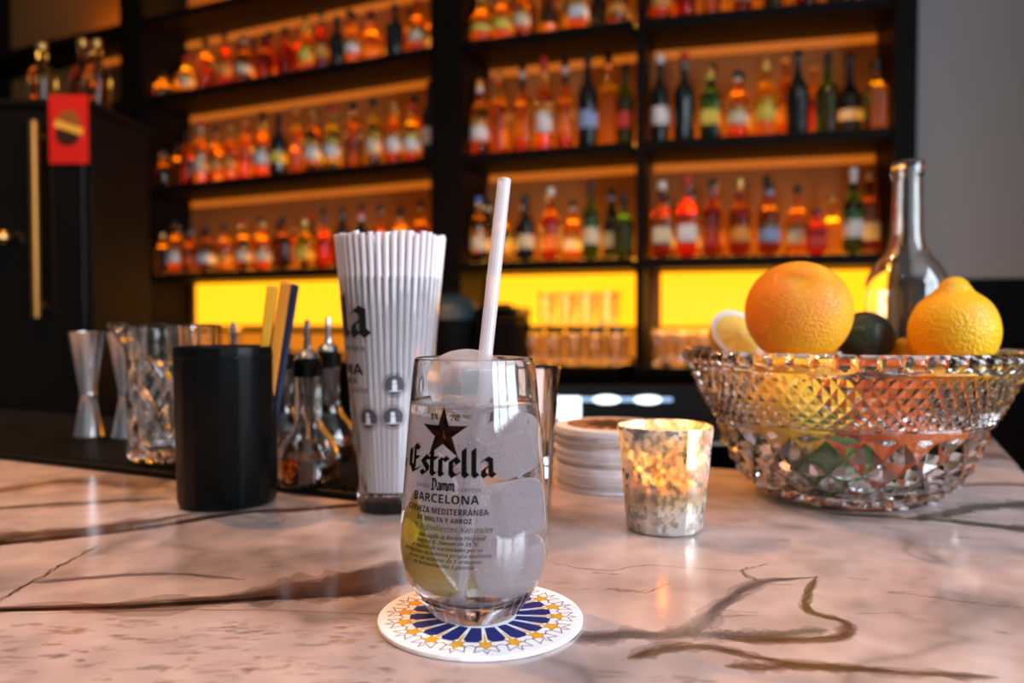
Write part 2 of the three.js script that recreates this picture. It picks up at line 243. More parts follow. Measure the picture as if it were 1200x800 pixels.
// ---------------------------------------------------------------- lettering
const nib = (x, pts, ox, oy, s, w = 0.3, ang = -0.7) => { const nx = Math.cos(ang) * w / 2 * s, ny = Math.sin(ang) * w / 2 * s; for (let i = 1; i < pts.length; i++) { const a = [ox + pts[i - 1][0] * s, oy + pts[i - 1][1] * s], b = [ox + pts[i][0] * s, oy + pts[i][1] * s]; x.beginPath(); x.moveTo(a[0] - nx, a[1] - ny); x.lineTo(a[0] + nx, a[1] + ny); x.lineTo(b[0] + nx, b[1] + ny); x.lineTo(b[0] - nx, b[1] - ny); x.closePath(); x.fill(); x.lineWidth = s * 0.035; x.stroke(); } };
const GOTHIC = {
  l: [0.5, [[0.05, -1.5], [0.05, -0.15], [0.2, 0]]],
  a: [0.74, [[0.0, -0.86], [0.2, -1], [0.42, -0.88], [0.42, -0.15], [0.58, 0]], [[0.42, -0.6], [0.06, -0.4], [0.02, -0.15], [0.14, 0], [0.42, -0.2]]],
  e: [0.66, [[0.02, -0.85], [0.02, -0.18], [0.18, 0], [0.44, -0.16]], [[0.02, -0.85], [0.22, -1], [0.42, -0.74], [0.05, -0.45]]],
  s: [0.62, [[0.42, -0.86], [0.22, -1], [0.03, -0.78], [0.4, -0.36], [0.38, -0.15], [0.16, 0], [-0.03, -0.15]]],
  t: [0.56, [[0.07, -1.28], [0.07, -0.15], [0.22, 0], [0.38, -0.14]], [[-0.12, -0.93], [0.36, -0.93]]],
  r: [0.6, [[0.03, -0.95], [0.03, -0.12], [0.14, 0]], [[0.03, -0.82], [0.26, -1], [0.42, -0.86]]],
  m: [1.1, [[0, -0.95], [0, -0.05]], [[0, -0.8], [0.2, -1], [0.38, -0.85], [0.38, -0.05]], [[0.38, -0.8], [0.58, -1], [0.76, -0.85], [0.76, -0.12], [0.9, 0]]],
  E: [1.12, [[0.82, -1.36], [0.5, -1.56], [0.1, -1.2], [0.08, -0.4], [0.4, -0.02], [0.86, -0.26]], [[0.46, -1.42], [0.46, -0.16]], [[0.46, -0.84], [0.8, -0.84]], [[-0.02, -1.25], [-0.09, -0.75], [-0.02, -0.3]]],
  D: [1.06, [[0.02, -1.46], [0.52, -1.46], [0.8, -1.1], [0.8, -0.4], [0.44, 0], [-0.02, -0.04]], [[0.24, -1.4], [0.24, -0.1]]],
};
function gothic(x, word, cx, base, s, fit) { const w = [...word].reduce((t, c) => t + GOTHIC[c][0], 0), k = fit ? fit / (w * s) : 1; x.save(); x.translate(cx - w * s * k / 2, base); x.scale(k, 1); let o = 0; for (const c of word) { GOTHIC[c].slice(1).forEach((p) => nib(x, p, o + s * 0.1, 0, s)); o += GOTHIC[c][0] * s; } x.restore(); }
const fitText = (x, txt, font, cx, base, width, skew = 0) => { x.save(); x.font = font; const w = x.measureText(txt).width; x.translate(cx, base); x.transform(width / w, 0, skew, 1, 0, 0); x.textAlign = 'center'; x.fillText(txt, 0, 0); x.restore(); };
const INK = '#070605';
const print = canvasTexture(1024, 1640, (x, W, H) => {
  x.clearRect(0, 0, W, H); x.fillStyle = INK; x.strokeStyle = INK;
  for (const o of [0, 3]) { fitText(x, '18', 'bold 80px serif', 375 + o, 150, 96); fitText(x, '76', 'bold 80px serif', 605 + o, 158, 104); }
  const cx = 490, cy = 290, r1 = 272, r0 = 100, pt = (k, r) => [cx + r * 0.98 * Math.sin(k * Math.PI / 5), cy - r * Math.cos(k * Math.PI / 5)];
  for (let k = 0; k < 10; k++) { const a = pt(k, k % 2 ? r0 : r1), b = pt(k + 1, k % 2 ? r1 : r0); x.fillStyle = k % 2 ? '#2a0d09' : '#0f0505'; x.beginPath(); x.moveTo(cx, cy); x.lineTo(...a); x.lineTo(...b); x.closePath(); x.fill(); x.strokeStyle = x.fillStyle; x.lineWidth = 2; x.stroke(); }
  x.fillStyle = '#6b3418'; x.beginPath(); x.moveTo(cx + 2, cy - 40); x.lineTo(cx + 34, cy + 66); x.lineTo(cx + 2, cy + 40); x.closePath(); x.fill();
  x.fillStyle = INK; x.strokeStyle = INK;
  gothic(x, 'Estrella', 512, 702, 176, 985);
  gothic(x, 'Damm', 500, 850, 74, 250); fitText(x, 'CERVEZA', '46px serif', 270, 838, 190); fitText(x, 'CERVESA', '46px serif', 760, 852, 220);
  fitText(x, 'BARCELONA', 'bold 118px sans-serif', 500, 975, 700); x.lineWidth = 6; 
  fitText(x, 'CERVEZA MEDITERRÁNEA', 'bold 82px sans-serif', 505, 1085, 860);
  fitText(x, 'DE MALTA Y ARROZ', 'bold 66px sans-serif', 505, 1165, 560);
  fitText(x, '100% Ingredientes Naturales', '74px serif', 520, 1250, 890, -0.35);
  ['Elaborada según la Receta Original', 'de August K. Damm de 1876,', 'con maltas de variedades puras', 'producidas en nuestra propia maltería', 'y con un mínimo de 3 semanas', 'de fermentación y guarda.'].forEach((t, i) => fitText(x, t, 'bold 54px serif', 500, 1325 + i * 58, [800, 690, 750, 900, 740, 640][i], -0.35));
});
const inkMat = new THREE.MeshPhysicalMaterial({ map: print, transparent: true, roughness: 0.8, specularIntensity: 0.15 });

// ---------------------------------------------------------------- the drink in front
const DR = [-0.0185, 0.0024, 0.392];
const drinkOuter = smooth([[0.0215, 0], [0.0246, 0.004], [0.0298, 0.0115], [0.0347, 0.022], [0.0368, 0.034], [0.0364, 0.048], [0.0345, 0.070], [0.0317, 0.105], [0.0297, 0.1252]], 70);
const drinkInner = smooth([[0.0001, 0.0095], [0.014, 0.0098], [0.0235, 0.0125], [0.0300, 0.0175], [0.0337, 0.0255], [0.0352, 0.035], [0.0348, 0.048], [0.0330, 0.070], [0.0303, 0.105], [0.0284, 0.1250]], 60);
{
  const g = thing('stemless_glass', 'stemless printed glass holding the iced clear drink on the star coaster', 'glass', DR);
  const wall = [[0, 0.0008], [0.018, 0.0003], ...drinkOuter, [0.0294, 0.1258], [0.0287, 0.1258], ...drinkInner.slice().reverse().map(([r, y]) => [r, y]), [0, 0.0094]];
  part('glass_body', revolve(wall.filter((p, i) => i === 0 || Math.hypot(p[0] - wall[i - 1][0], p[1] - wall[i - 1][1]) > 1e-6), 128), glassMat([1, 1, 1], 1.5), g);
  part('printed_lettering', decal(drinkOuter, R(-63), R(20), 0.0305, 0.1055, 0.0002, 60, 40), inkMat, g, 'dark brown and black print with a star');
}
{
  const top = 0.1052, prof = [[0, 0.0099], ...drinkInner.filter(([r, y]) => y < top && y > 0.0097).map(([r, y]) => [r + 0.0002, y]), [radiusAt(drinkInner, top) + 0.0002, top], [radiusAt(drinkInner, top) - 0.0012, top - 0.0008], [0, top - 0.001]];
  const l = thing('sparkling_drink', 'clear sparkling drink filling the stemless glass around the ice', 'drink', DR);
  part('liquid', revolve(prof, 128, null), phys([0.98, 0.97, 1], { transmission: 0.94, thickness: 0.01, ior: 1.33, roughness: 0.02 }), l);
  const bub = []; const sp = new THREE.IcosahedronGeometry(1, 1);
  for (let k = 0; k < 900; k++) { const y = rr(0.02, 0.103), r = radiusAt(drinkInner, y) * 0.93 * Math.sqrt(rr(0.35, 1)), a = rr(0, 6.283), s = rr(0.0002, 0.00055); bub.push(sp.clone().scale(s, s, s).translate(r * Math.sin(a), y, r * Math.cos(a))); }
  part('bubbles', mergeGeometries(bub), phys([1, 1, 1], { transmission: 0.5, thickness: 0.001, ior: 1.2, roughness: 0.1 }), l).userData.kind = 'stuff';
}
function iceLump(s, sd, sharp = 4) { // a half-melted cube
  const g = new THREE.IcosahedronGeometry(1, 12), p = g.attributes.position;
  for (let i = 0; i < p.count; i++) { const x = p.getX(i), y = p.getY(i), z = p.getZ(i), k = Math.pow(Math.abs(x) ** sharp + Math.abs(y) ** sharp + Math.abs(z) ** sharp, -1 / sharp), n = 1 + 0.12 * (fbm(x * 1.8 + 5, y * 1.8 + z * 2.3 + 7, sd, 4) - 0.5); p.setXYZ(i, x * k * n * s[0], y * k * n * s[1], z * k * n * s[2]); }
  g.computeVertexNormals(); return toCreasedNormals(g, 0.9);
}
const iceMat = phys([0.97, 0.95, 1.0], { transmission: 0.8, thickness: 0, ior: 1.12, roughness: 0.82 }), iceTop = phys([0.97, 0.95, 1.0], { transmission: 0.78, thickness: 0.01, ior: 1.31, roughness: 0.14 });
[[[-0.003, 0.1135, -0.002], [0.0205, 0.0155, 0.018], [0.2, 0.4, -0.12], 'large rounded ice lump breaking the surface under the straw', iceTop],
  [[0.0155, 0.083, 0.004], [0.0135, 0.0125, 0.013], [0.3, 0.2, 0.35], 'cloudy ice cube in the upper drink beside the straw', iceMat],
  [[-0.0125, 0.084, -0.009], [0.0125, 0.012, 0.013], [0.1, 0.9, -0.3], 'cloudy ice cube in the drink behind the printed star', iceMat],
  [[-0.018, 0.0685, 0.010], [0.0095, 0.0105, 0.011], [0.3, 0.4, 0.2], 'cloudy ice cube in the drink behind the small lettering above the lemon', iceMat],
  [[0.0165, 0.053, 0.006], [0.0138, 0.0135, 0.0135], [-0.2, 0.5, 0.2], 'cloudy ice cube halfway down the drink beside the lettering', iceMat],
  [[-0.010, 0.055, -0.013], [0.0135, 0.013, 0.0135], [0.4, 0.1, 0.2], 'cloudy ice cube in the drink behind the large lettering', iceMat],
  [[0.0, 0.028, -0.013], [0.0125, 0.0125, 0.012], [0.5, 0.2, 0.3], 'cloudy ice cube at the bottom of the drink behind the lemon', iceMat],
  [[0.0155, 0.026, 0.003], [0.013, 0.0125, 0.013], [0.15, 0.7, 0.1], 'cloudy ice cube at the bottom of the drink beside the lemon', iceMat]].forEach(([p, s, r, label, mat], i) => {
  const m = solo('ice_cube', iceLump(s, 70 + i, i ? 4 : 2.3), mat, label, 'ice cube', [DR[0] + p[0], DR[1] + p[1], DR[2] - p[2]]); m.rotation.set(...r);
});
const peelBump = dataTexture(256, (u, v) => { let n = 0; const x = u * 36, y = v * 36; const cx = Math.floor(x), cy = Math.floor(y); let best = 9; for (let a = -1; a <= 1; a++) for (let b = -1; b <= 1; b++) { const qx = cx + a, qy = cy + b, wx = ((qx % 36) + 36) % 36, wy = ((qy % 36) + 36) % 36; best = Math.min(best, Math.hypot(qx + hash(wx, wy, 1) - x, qy + hash(wx, wy, 2) - y)); } n = ss(0, 0.5, best) * 0.8 + 0.2 * fbm(u * 16, v * 16, 3, 3, 16); return [n, n, n]; });
const peel = (c, c2, sd, rough = 0.38, rep = [2, 1]) => { const b = peelBump.clone(); b.repeat.set(...rep); b.needsUpdate = true; return new THREE.MeshPhysicalMaterial({ map: dataTexture(128, (u, v) => { const t = ss(0.3, 0.7, fbm(u * 4, v * 4, sd, 4, 4)); return c.map((k, i) => k + (c2[i] - k) * t); }, true), bumpMap: b, bumpScale: 0.0009, roughness: rough, ior: 1.45 }); };
{ // lemon wedge pressed against the inside of the glass
  const w = thing('lemon_wedge', 'yellow lemon wedge lying in the drink against the glass bottom', 'lemon wedge', [DR[0] - 0.0165, DR[1] + 0.0335, DR[2] - 0.012]);
  w.rotation.set(0.0, 0.62, 0.62);
  const RX = 0.0225, RY = 0.0275, half = R(42), P = [], I = [], na = 24, nb = 28;
  const sk = (a, b, k) => [-RX * k * Math.cos(b) * Math.cos(a), RY * k * Math.sin(b) + (Math.abs(b) > 1.2 ? Math.sign(b) * 0.004 * ss(1.2, 1.57, Math.abs(b)) : 0), RX * k * Math.cos(b) * Math.sin(a)];
  const patch = (f, n1, n2) => { const p = [], ix = [], uv = []; for (let j = 0; j <= n2; j++) for (let i = 0; i <= n1; i++) { p.push(...f(i / n1, j / n2)); uv.push(i / n1, j / n2); } for (let j = 0; j < n2; j++) for (let i = 0; i < n1; i++) { const a = j * (n1 + 1) + i; ix.push(a, a + 1, a + n1 + 2, a, a + n1 + 2, a + n1 + 1); } const g = new THREE.BufferGeometry(); g.setAttribute('position', new THREE.Float32BufferAttribute(p, 3)); g.setAttribute('uv', new THREE.Float32BufferAttribute(uv, 2)); g.setIndex(ix); g.computeVertexNormals(); return g; };
  const B = Math.PI / 2, off = 0.009; const sh = (q) => [q[0] + off, q[1], q[2]];
  part('peel', patch((u, v) => sh(sk(-half + 2 * half * u, -B + 2 * B * v, 1)), na, nb), Object.assign(peel([1, 0.86, 0.0], [1, 0.92, 0.04], 5), { transmission: 0.5, thickness: 0, roughness: 0.85 }), w);
  const pith = mergeGeometries([-1, 1].flatMap((s) => [patch((u, v) => sh(sk(s * half, -B + 2 * B * (s > 0 ? v : 1 - v), 1 - 0.13 * u)), 2, nb)]));
  part('pith', pith, std([0.9, 0.88, 0.72], 0.6), w);
  part('flesh', mergeGeometries([-1, 1].map((s) => patch((u, v) => sh(sk(s * half, -B + 2 * B * (s > 0 ? v : 1 - v), 0.87 * (1 - u))), 6, nb))), phys([0.96, 0.93, 0.6], { roughness: 0.9, transmission: 0.8, thickness: 0, ior: 1.1 }), w);
}
const strawGeo = (len, r, wall = 0.0003) => revolve([[r - wall, 0], [r, 0], [r, len], [r - wall, len], [r - wall, 0]], 16, null, 0.6);
const strawWhite = phys([0.82, 0.78, 0.83], { transmission: 0.25, thickness: 0, roughness: 0.7, ior: 1.45 }), strawClear = phys([0.94, 0.92, 0.95], { transmission: 0.75, thickness: 0, roughness: 0.35, ior: 1.45 });
{
  const a = new THREE.Vector3(-0.0252, T + 0.0138, -0.3735), b = new THREE.Vector3(-0.0040, T + 0.2205, -0.4195), d = b.clone().sub(a);
  const m = shadow(new THREE.Mesh(strawGeo(d.length(), 0.0036), strawClear)); m.name = numbered('drinking_straw'); m.position.copy(a); m.quaternion.setFromUnitVectors(new THREE.Vector3(0, 1, 0), d.normalize()); scene.add(m);
  tag(m, 'single translucent white straw standing in the iced drink', 'straw');
}
// coaster print: navy petals, yellow stars, thin purple star outlines
const coasterMap = canvasTexture(1024, 1024, (x, W) => {
  x.fillStyle = '#f6f3fb'; x.fillRect(0, 0, W, W); x.translate(W / 2, W / 2);
  const star = (r1, r0) => { x.beginPath(); for (let k = 0; k < 10; k++) { const r = k % 2 ? r0 : r1; x.lineTo(r * Math.sin(k * Math.PI / 5), -r * Math.cos(k * Math.PI / 5)); } x.closePath(); };
  for (let i = 0; i < 18; i++) {
    x.save(); x.rotate((i + 0.5) / 18 * Math.PI * 2);
    x.fillStyle = '#16246e'; x.beginPath(); x.moveTo(-24, -180); x.lineTo(24, -180); x.lineTo(44, -322); x.lineTo(24, -352); x.lineTo(-24, -352); x.lineTo(-44, -322); x.closePath(); x.fill(); x.restore();
    x.save(); x.rotate(i / 18 * Math.PI * 2);
    x.translate(0, -385); x.fillStyle = '#f2ab18'; x.strokeStyle = '#4a2a10'; x.lineWidth = 3; star(52, 23); x.fill(); x.stroke(); x.fillStyle = '#f2ab18'; x.beginPath(); x.moveTo(-9, 24); x.lineTo(9, 24); x.lineTo(3, 130); x.lineTo(-3, 130); x.closePath(); x.fill();
    x.strokeStyle = '#2b1d5c'; x.lineWidth = 5; x.beginPath(); x.moveTo(-70, 8); x.lineTo(-44, -14); x.lineTo(-58, -74); x.lineTo(-14, -50); x.lineTo(0, -92); x.lineTo(14, -50); x.lineTo(58, -74); x.lineTo(44, -14); x.lineTo(70, 8); x.stroke();
    x.restore();
  }
});
const coasterFace = (g) => { const p = g.attributes.position, uv = g.attributes.uv; for (let i = 0; i < p.count; i++) uv.setXY(i, 0.5 + p.getX(i) / 0.1, 0.5 - p.getZ(i) / 0.1); return g; };
const coasterGeo = coasterFace(revolve([[0, 0], [0.0497, 0], [0.05, 0.0003], [0.05, 0.0018], [0.0497, 0.0021], [0, 0.0021]], 96, null, 0.5));
const coasterMat = new THREE.MeshStandardMaterial({ map: coasterMap, roughness: 0.55 });
solo('coaster', coasterGeo, coasterMat, 'round white coaster with navy petals and yellow stars under the drink', 'coaster', [-0.0154, 0.0002, 0.386], 0.1);

// ---------------------------------------------------------------- stack of coasters
{
  const face = canvasTexture(512, 512, (x, W) => { x.fillStyle = '#e9e2e6'; x.fillRect(0, 0, W, W); x.translate(W / 2, W / 2); x.fillStyle = '#6b3a1d'; x.beginPath(); x.arc(0, 0, 205, 0, 7); x.fill(); x.fillStyle = '#b98a60'; for (let k = 0; k < 14; k++) { x.save(); x.rotate(k / 14 * 6.283); x.fillRect(-14, -190, 28, 70); x.restore(); } x.fillStyle = '#2c150b'; x.beginPath(); x.arc(0, 0, 110, 0, 7); x.fill(); });
  const edge = [[0.7, 0.66, 0.7], [0.58, 0.54, 0.58], [0.42, 0.36, 0.34]].map((c) => std(c, 0.7)), topMat = new THREE.MeshStandardMaterial({ map: face, roughness: 0.6 });
  const g = coasterFace(revolve([[0, 0], [0.0494, 0], [0.05, 0.0006], [0.05, 0.0029], [0.0494, 0.0035], [0, 0.0035]], 72, null, 0.5));
  const ORD = ['lowest', 'second', 'third', 'fourth', 'fifth', 'sixth', 'seventh', 'eighth', 'ninth', 'tenth', 'eleventh', 'twelfth', 'thirteenth', 'fourteenth', 'fifteenth'];
  for (let k = 0; k < 15; k++) solo('coaster', g, k === 14 ? topMat : edge[(k * 7 % 5) % 3], k === 14 ? 'topmost coaster of the stack behind the candle, with a brown round print' : k ? `${ORD[k]} coaster from the bottom of the stack behind the candle` : 'lowest coaster of the stack behind the candle, lying on marble', 'coaster', [0.0885 + rr(-0.0012, 0.0012), 0.0003 + k * 0.0036, 0.705 + rr(-0.0012, 0.0012)], rr(0, 6), 'coasters stacked behind the candle');
}
// ---------------------------------------------------------------- candle in a mercury glass cup
{
  const c = [0.1075, 0.0003, 0.556];
  const v = thing('votive_candle_holder', 'mottled gold and silver mercury glass candle cup lit from within', 'candle holder', c);
  const mott = (u, v2) => { const a = fbm(u * 16, v2 * 14, 7, 5, 16), b = fbm(u * 56, v2 * 50, 8, 3, 56), low = 1 - ss(0.17, 0.24, v2) * (1 - ss(0.5, 0.52, v2)); return [clamp(ss(0.3, 0.66, a * 0.65 + b * 0.35) - 0.5 * low), b, a]; };
  const mr = dataTexture(512, (u, v2) => { const [w, b] = mott(u, v2); return [0.3 + 0.6 * w, 0.2 + 0.6 * w, 0.8 - 0.75 * w]; });
  const col = dataTexture(512, (u, v2) => { const [w, b, a] = mott(u, v2); const g = ss(0.35, 0.6, fbm(u * 6, v2 * 5, 19, 3, 6)) * ss(0.2, 0.32, v2); const s = [0.9, 0.88, 0.85], o = [0.88, 0.68, 0.42], k = 0.75 + 0.25 * ss(0.3, 0.55, b); return s.map((x, i) => (x + (o[i] - x) * g) * k); }, true);
  const mat = new THREE.MeshPhysicalMaterial({ map: col, metalnessMap: mr, roughnessMap: mr, transmissionMap: mr, metalness: 1, roughness: 1, transmission: 1, thickness: 0, ior: 1.5 });
  part('mercury_glass', revolve([[0, 0], [0.0245, 0], [0.0262, 0.0012], [0.0266, 0.004], [0.0334, 0.0722], [0.0328, 0.0731], [0.0320, 0.0725], [0.0262, 0.013], [0.0240, 0.0105], [0, 0.0105]], 96, null, 0.7), mat, v);
  const k = thing('tea_candle', 'lit pale wax candle glowing inside the mottled gold glass cup', 'candle', [c[0], 0.0112, c[2]]);
  part('wax', revolve([[0, 0], [0.0232, 0], [0.0238, 0.001], [0.0245, 0.021], [0.0225, 0.0225], [0.018, 0.0215], [0, 0.021]], 48, null, 0.7), phys([0.9, 0.75, 0.5], { roughness: 0.5 }), k);
  part('wick', tubeBetween([0, 0.0215, 0], [0.0006, 0.030, 0], 0.0006, 8), M.black, k);
  part('flame', revolve(smooth([[0, 0.0265], [0.0028, 0.030], [0.0034, 0.034], [0.0016, 0.042], [0, 0.048]], 20), 20), glow([1, 0.5, 0.1], 22), k);
  const p = new THREE.PointLight(lin(1, 0.45, 0.1), 0.05, 0, 2); p.name = 'candle_light'; p.position.set(0, 0.036, 0); p.shadow.radius = 0.15; p.castShadow = true; k.add(p);
}
// ---------------------------------------------------------------- cut glass bowl and its fruit
const BW = [0.278, 0.0003, 0.66];
{
  const tri = (x) => { const f = x - Math.floor(x); return 1 - Math.abs(2 * f - 1); };
  const lower = smooth([[0.062, 0.004], [0.0725, 0.0105], [0.084, 0.022], [0.0945, 0.040], [0.1035, 0.0625]], 90), upper = smooth([[0.108, 0.068], [0.116, 0.083], [0.1265, 0.107]], 70);
  const rim = Array.from({ length: 26 }, (_, i) => { const a = -1.35 + i / 25 * 2.9; return [0.1288 + 0.0062 * Math.cos(a), 0.1165 + 0.0062 * Math.sin(a)]; });
  const outer = [[0, 0.003], [0.05, 0.003], [0.053, 0.0004], [0.060, 0.0004], [0.0625, 0.002], ...lower, [0.1045, 0.0645], [0.1075, 0.0655], [0.1085, 0.067], ...upper, [0.1272, 0.1085], ...rim];
  const inner = smooth([[0.1255, 0.1215], [0.1215, 0.108], [0.111, 0.083], [0.1, 0.062], [0.0905, 0.042], [0.079, 0.024], [0.066, 0.014], [0.045, 0.0105], [0.0005, 0.010]], 50);
  const n0 = 5, n1 = n0 + lower.length, n2 = n1 + 3, n3 = n2 + upper.length, n4 = n3 + 1, n5 = n4 + rim.length;
  const f = (a, r, y, j) => {
    if (j >= n0 && j < n1) { const v = (j - n0) / (lower.length - 1), u = a / (2 * Math.PI) * 24, w = v * 3.1, h = Math.min(tri(u + w), tri(u - w)), k = ss(0, 0.06, v) * (1 - ss(0.95, 1, v)); return [r + (h * 0.0058 - 0.002) * k, y - h * 0.002 * k]; }
    if (j >= n2 && j < n3) { const v = (j - n2) / (upper.length - 1), u = a / (2 * Math.PI) * 72, w = v * 3.5, h = Math.min(tri(u + w), tri(u - w)), k = ss(0, 0.05, v) * (1 - ss(0.95, 1, v)); return [r + (h * 0.0028 - 0.001) * k, y]; }
    if (j >= n4 && j < n5) { const u = tri(a / (2 * Math.PI) * 56), v = (j - n4) / (rim.length - 1), s = Math.sqrt(Math.max(0, 1 - (1 - u) ** 2 * 1.15 - ((v - 0.48) * 1.9) ** 2)), k = Math.sin(v * Math.PI); return [r - 0.0048 * (1 - s) * k, y - 0.0028 * (1 - Math.sqrt(1 - (1 - u) ** 2)) * k * v]; }
    return [r, y];
  };
  solo('glass_bowl', revolve([...outer, ...inner, [0, 0.010]], 672, f, 0.42), glassMat([0.985, 0.99, 0.985], 1.5), 'large cut glass bowl with diamond facets and beaded rim, full of citrus', 'bowl', BW);
}
function fruit(r, ry, nipple, sd, flatten = 0) {
  const g = new THREE.SphereGeometry(1, 64, 48), p = g.attributes.position;
  for (let i = 0; i < p.count; i++) { let x = p.getX(i), y = p.getY(i), z = p.getZ(i); const q = Math.abs(y), n = 1 + 0.035 * (fbm(x * 1.6 + 9, y * 1.6 + z * 1.6 + 4, sd, 3) - 0.5); const tip = nipple * ss(0.86, 1, q) * (y > 0 ? 1 : 0.5); const dim = flatten * ss(0.93, 1, q); p.setXYZ(i, x * r * n * (1 - 0.12 * nipple * ss(0.6, 0.95, q)), (y * ry * n + Math.sign(y) * tip * ry * 0.2) * (1 - dim), z * r * n * (1 - 0.12 * nipple * ss(0.6, 0.95, q))); }
  g.computeVertexNormals(); const N = g.attributes.normal; for (let j = 0; j <= 48; j++) { const a = j * 65, b = a + 64; const v = new THREE.Vector3(N.getX(a) + N.getX(b), N.getY(a) + N.getY(b), N.getZ(a) + N.getZ(b)).normalize(); N.setXYZ(a, v.x, v.y, v.z); N.setXYZ(b, v.x, v.y, v.z); }
  return g;
}
const lemonMat = peel([0.95, 0.66, 0.02], [0.93, 0.74, 0.06], 11), orangeMat = peel([0.95, 0.40, 0.02], [0.96, 0.46, 0.03], 12, 0.4, [3, 1.5]), limeMat = peel([0.10, 0.28, 0.03], [0.2, 0.42, 0.05], 13, 0.3), darkLime = peel([0.02, 0.09, 0.03], [0.04, 0.14, 0.04], 14, 0.28), grapeMat = peel([0.93, 0.52, 0.05], [0.92, 0.64, 0.1], 15, 0.4, [3, 1.5]);
const stemGeo = revolve([[0, -0.0008], [0.003, -0.0008], [0.0034, 0.0004], [0.002, 0.0011], [0, 0.0007]], 12, null, 0.6), stemMat = std([0.16, 0.13, 0.05], 0.7);
function citrus(name, label, category, mat, [x, y, d], r, ry, nip, rot, sd) {
  const f = thing(name, label, category, [BW[0] + x, y, BW[2] + d]); f.rotation.set(...rot);
  part('peel', fruit(r, ry, nip, sd, nip ? 0 : 0.03), mat, f); const s = part('stem_end', stemGeo, stemMat, f); s.position.y = -ry * (nip ? 1.1 : 0.965); s.rotation.x = Math.PI; return f;
}
citrus('grapefruit', 'big orange-yellow grapefruit resting on top of the bowl', 'grapefruit', grapeMat, [-0.0475, 0.153, -0.02], 0.0415, 0.040, 0, [0.75, 0, 0.25], 1);
citrus('lemon', 'upright lemon with its pointed tip above the bowl rim', 'lemon', lemonMat, [0.0895, 0.1375, 0.0], 0.0345, 0.0375, 1, [0.05, 0.3, 0.05], 2);
citrus('lime', 'dark green lime on top of the bowl between grapefruit and lemon', 'lime', darkLime, [0.034, 0.1305, 0.040], 0.0235, 0.0255, 0.5, [0.2, 0.3, 1.3], 3);
citrus('lemon', 'yellow lemon peeping out behind the dark lime', 'lemon', lemonMat, [0.073, 0.103, 0.056], 0.0245, 0.027, 1, [0.6, 0.2, 0.2], 4);
citrus('orange', 'orange inside the bowl behind the front facets', 'orange', orangeMat, [0.039, 0.057, -0.030], 0.0405, 0.041, 0, [0.5, 0.7, 0.2], 5);
citrus('lemon', 'yellow lemon inside the bowl below the grapefruit', 'lemon', lemonMat, [-0.058, 0.0795, -0.033], 0.0335, 0.0345, 0.8, [0.2, 0, 1.4], 6);
citrus('lime', 'bright green lime at the bottom front of the bowl', 'lime', limeMat, [-0.032, 0.036, -0.045], 0.0215, 0.0225, 0.5, [0.3, 0.6, 1.2], 7);
citrus('lime', 'green lime at the bottom middle of the bowl', 'lime', limeMat, [-0.048, 0.040, 0.016], 0.024, 0.026, 0.5, [0.9, 0.2, 0.6], 8);
citrus('orange', 'orange at the back of the bowl behind the limes', 'orange', orangeMat, [0.02, 0.06, 0.050], 0.041, 0.04, 0, [0.1, 0.7, 0.9], 9);
citrus('lemon', 'yellow lemon at the back of the bowl under the cut lemon', 'lemon', lemonMat, [-0.062, 0.085, 0.046], 0.029, 0.032, 0.8, [0.1, 0.2, 1.2], 10);
{ // cut lemon behind the grapefruit
  const h = thing('lemon_half', 'cut half lemon with white pith beside the grapefruit', 'lemon half', [BW[0] - 0.080, 0.134, BW[2] + 0.034]); h.rotation.set(0.95, 0, -0.25);
  const r = 0.026; part('peel', revolve(smooth([[0.0001, -0.026], [0.012, -0.023], [0.022, -0.013], [r, 0]], 24), 40), lemonMat, h);
  part('pith', revolve([[r, 0], [r - 0.0005, 0.0006], [r - 0.0055, 0.0004], [r - 0.006, -0.001]], 40, null, 0.6), std([0.86, 0.86, 0.84], 0.6), h);
  part('flesh', revolve([[r - 0.0058, -0.0002], [0.002, 0.0002], [0, 0]], 40, (a, q, y) => [q, y + 0.0005 * Math.abs(Math.sin(a * 4.5))]), std([0.95, 0.72, 0.12], 0.3), h);
}
// ---------------------------------------------------------------- clear bottle behind the bowl
{
  const b = thing('glass_bottle', 'empty clear glass bottle with long neck standing behind the fruit bowl', 'bottle', [0.422, 0.0003, 0.85]);
  const o = smooth([[0.0385, 0.002], [0.0415, 0.006], [0.0418, 0.03], [0.0418, 0.170], [0.0405, 0.188], [0.033, 0.204], [0.0215, 0.219], [0.0165, 0.236], [0.0153, 0.262], [0.0143, 0.298]], 80);
  const i2 = o.slice().reverse().map(([r, y]) => [Math.max(0.001, r - 0.0024), Math.max(0.008, y)]);
  part('bottle_glass', revolve([[0, 0.006], [0.03, 0.003], [0.035, 0.0002], ...o, [0.0158, 0.300], [0.0163, 0.3035], [0.0163, 0.309], [0.0155, 0.3135], [0.0135, 0.3145], [0.0118, 0.3135], ...i2, [0, 0.010]], 96), glassMat([0.97, 0.99, 0.985], 1.48), b);
}
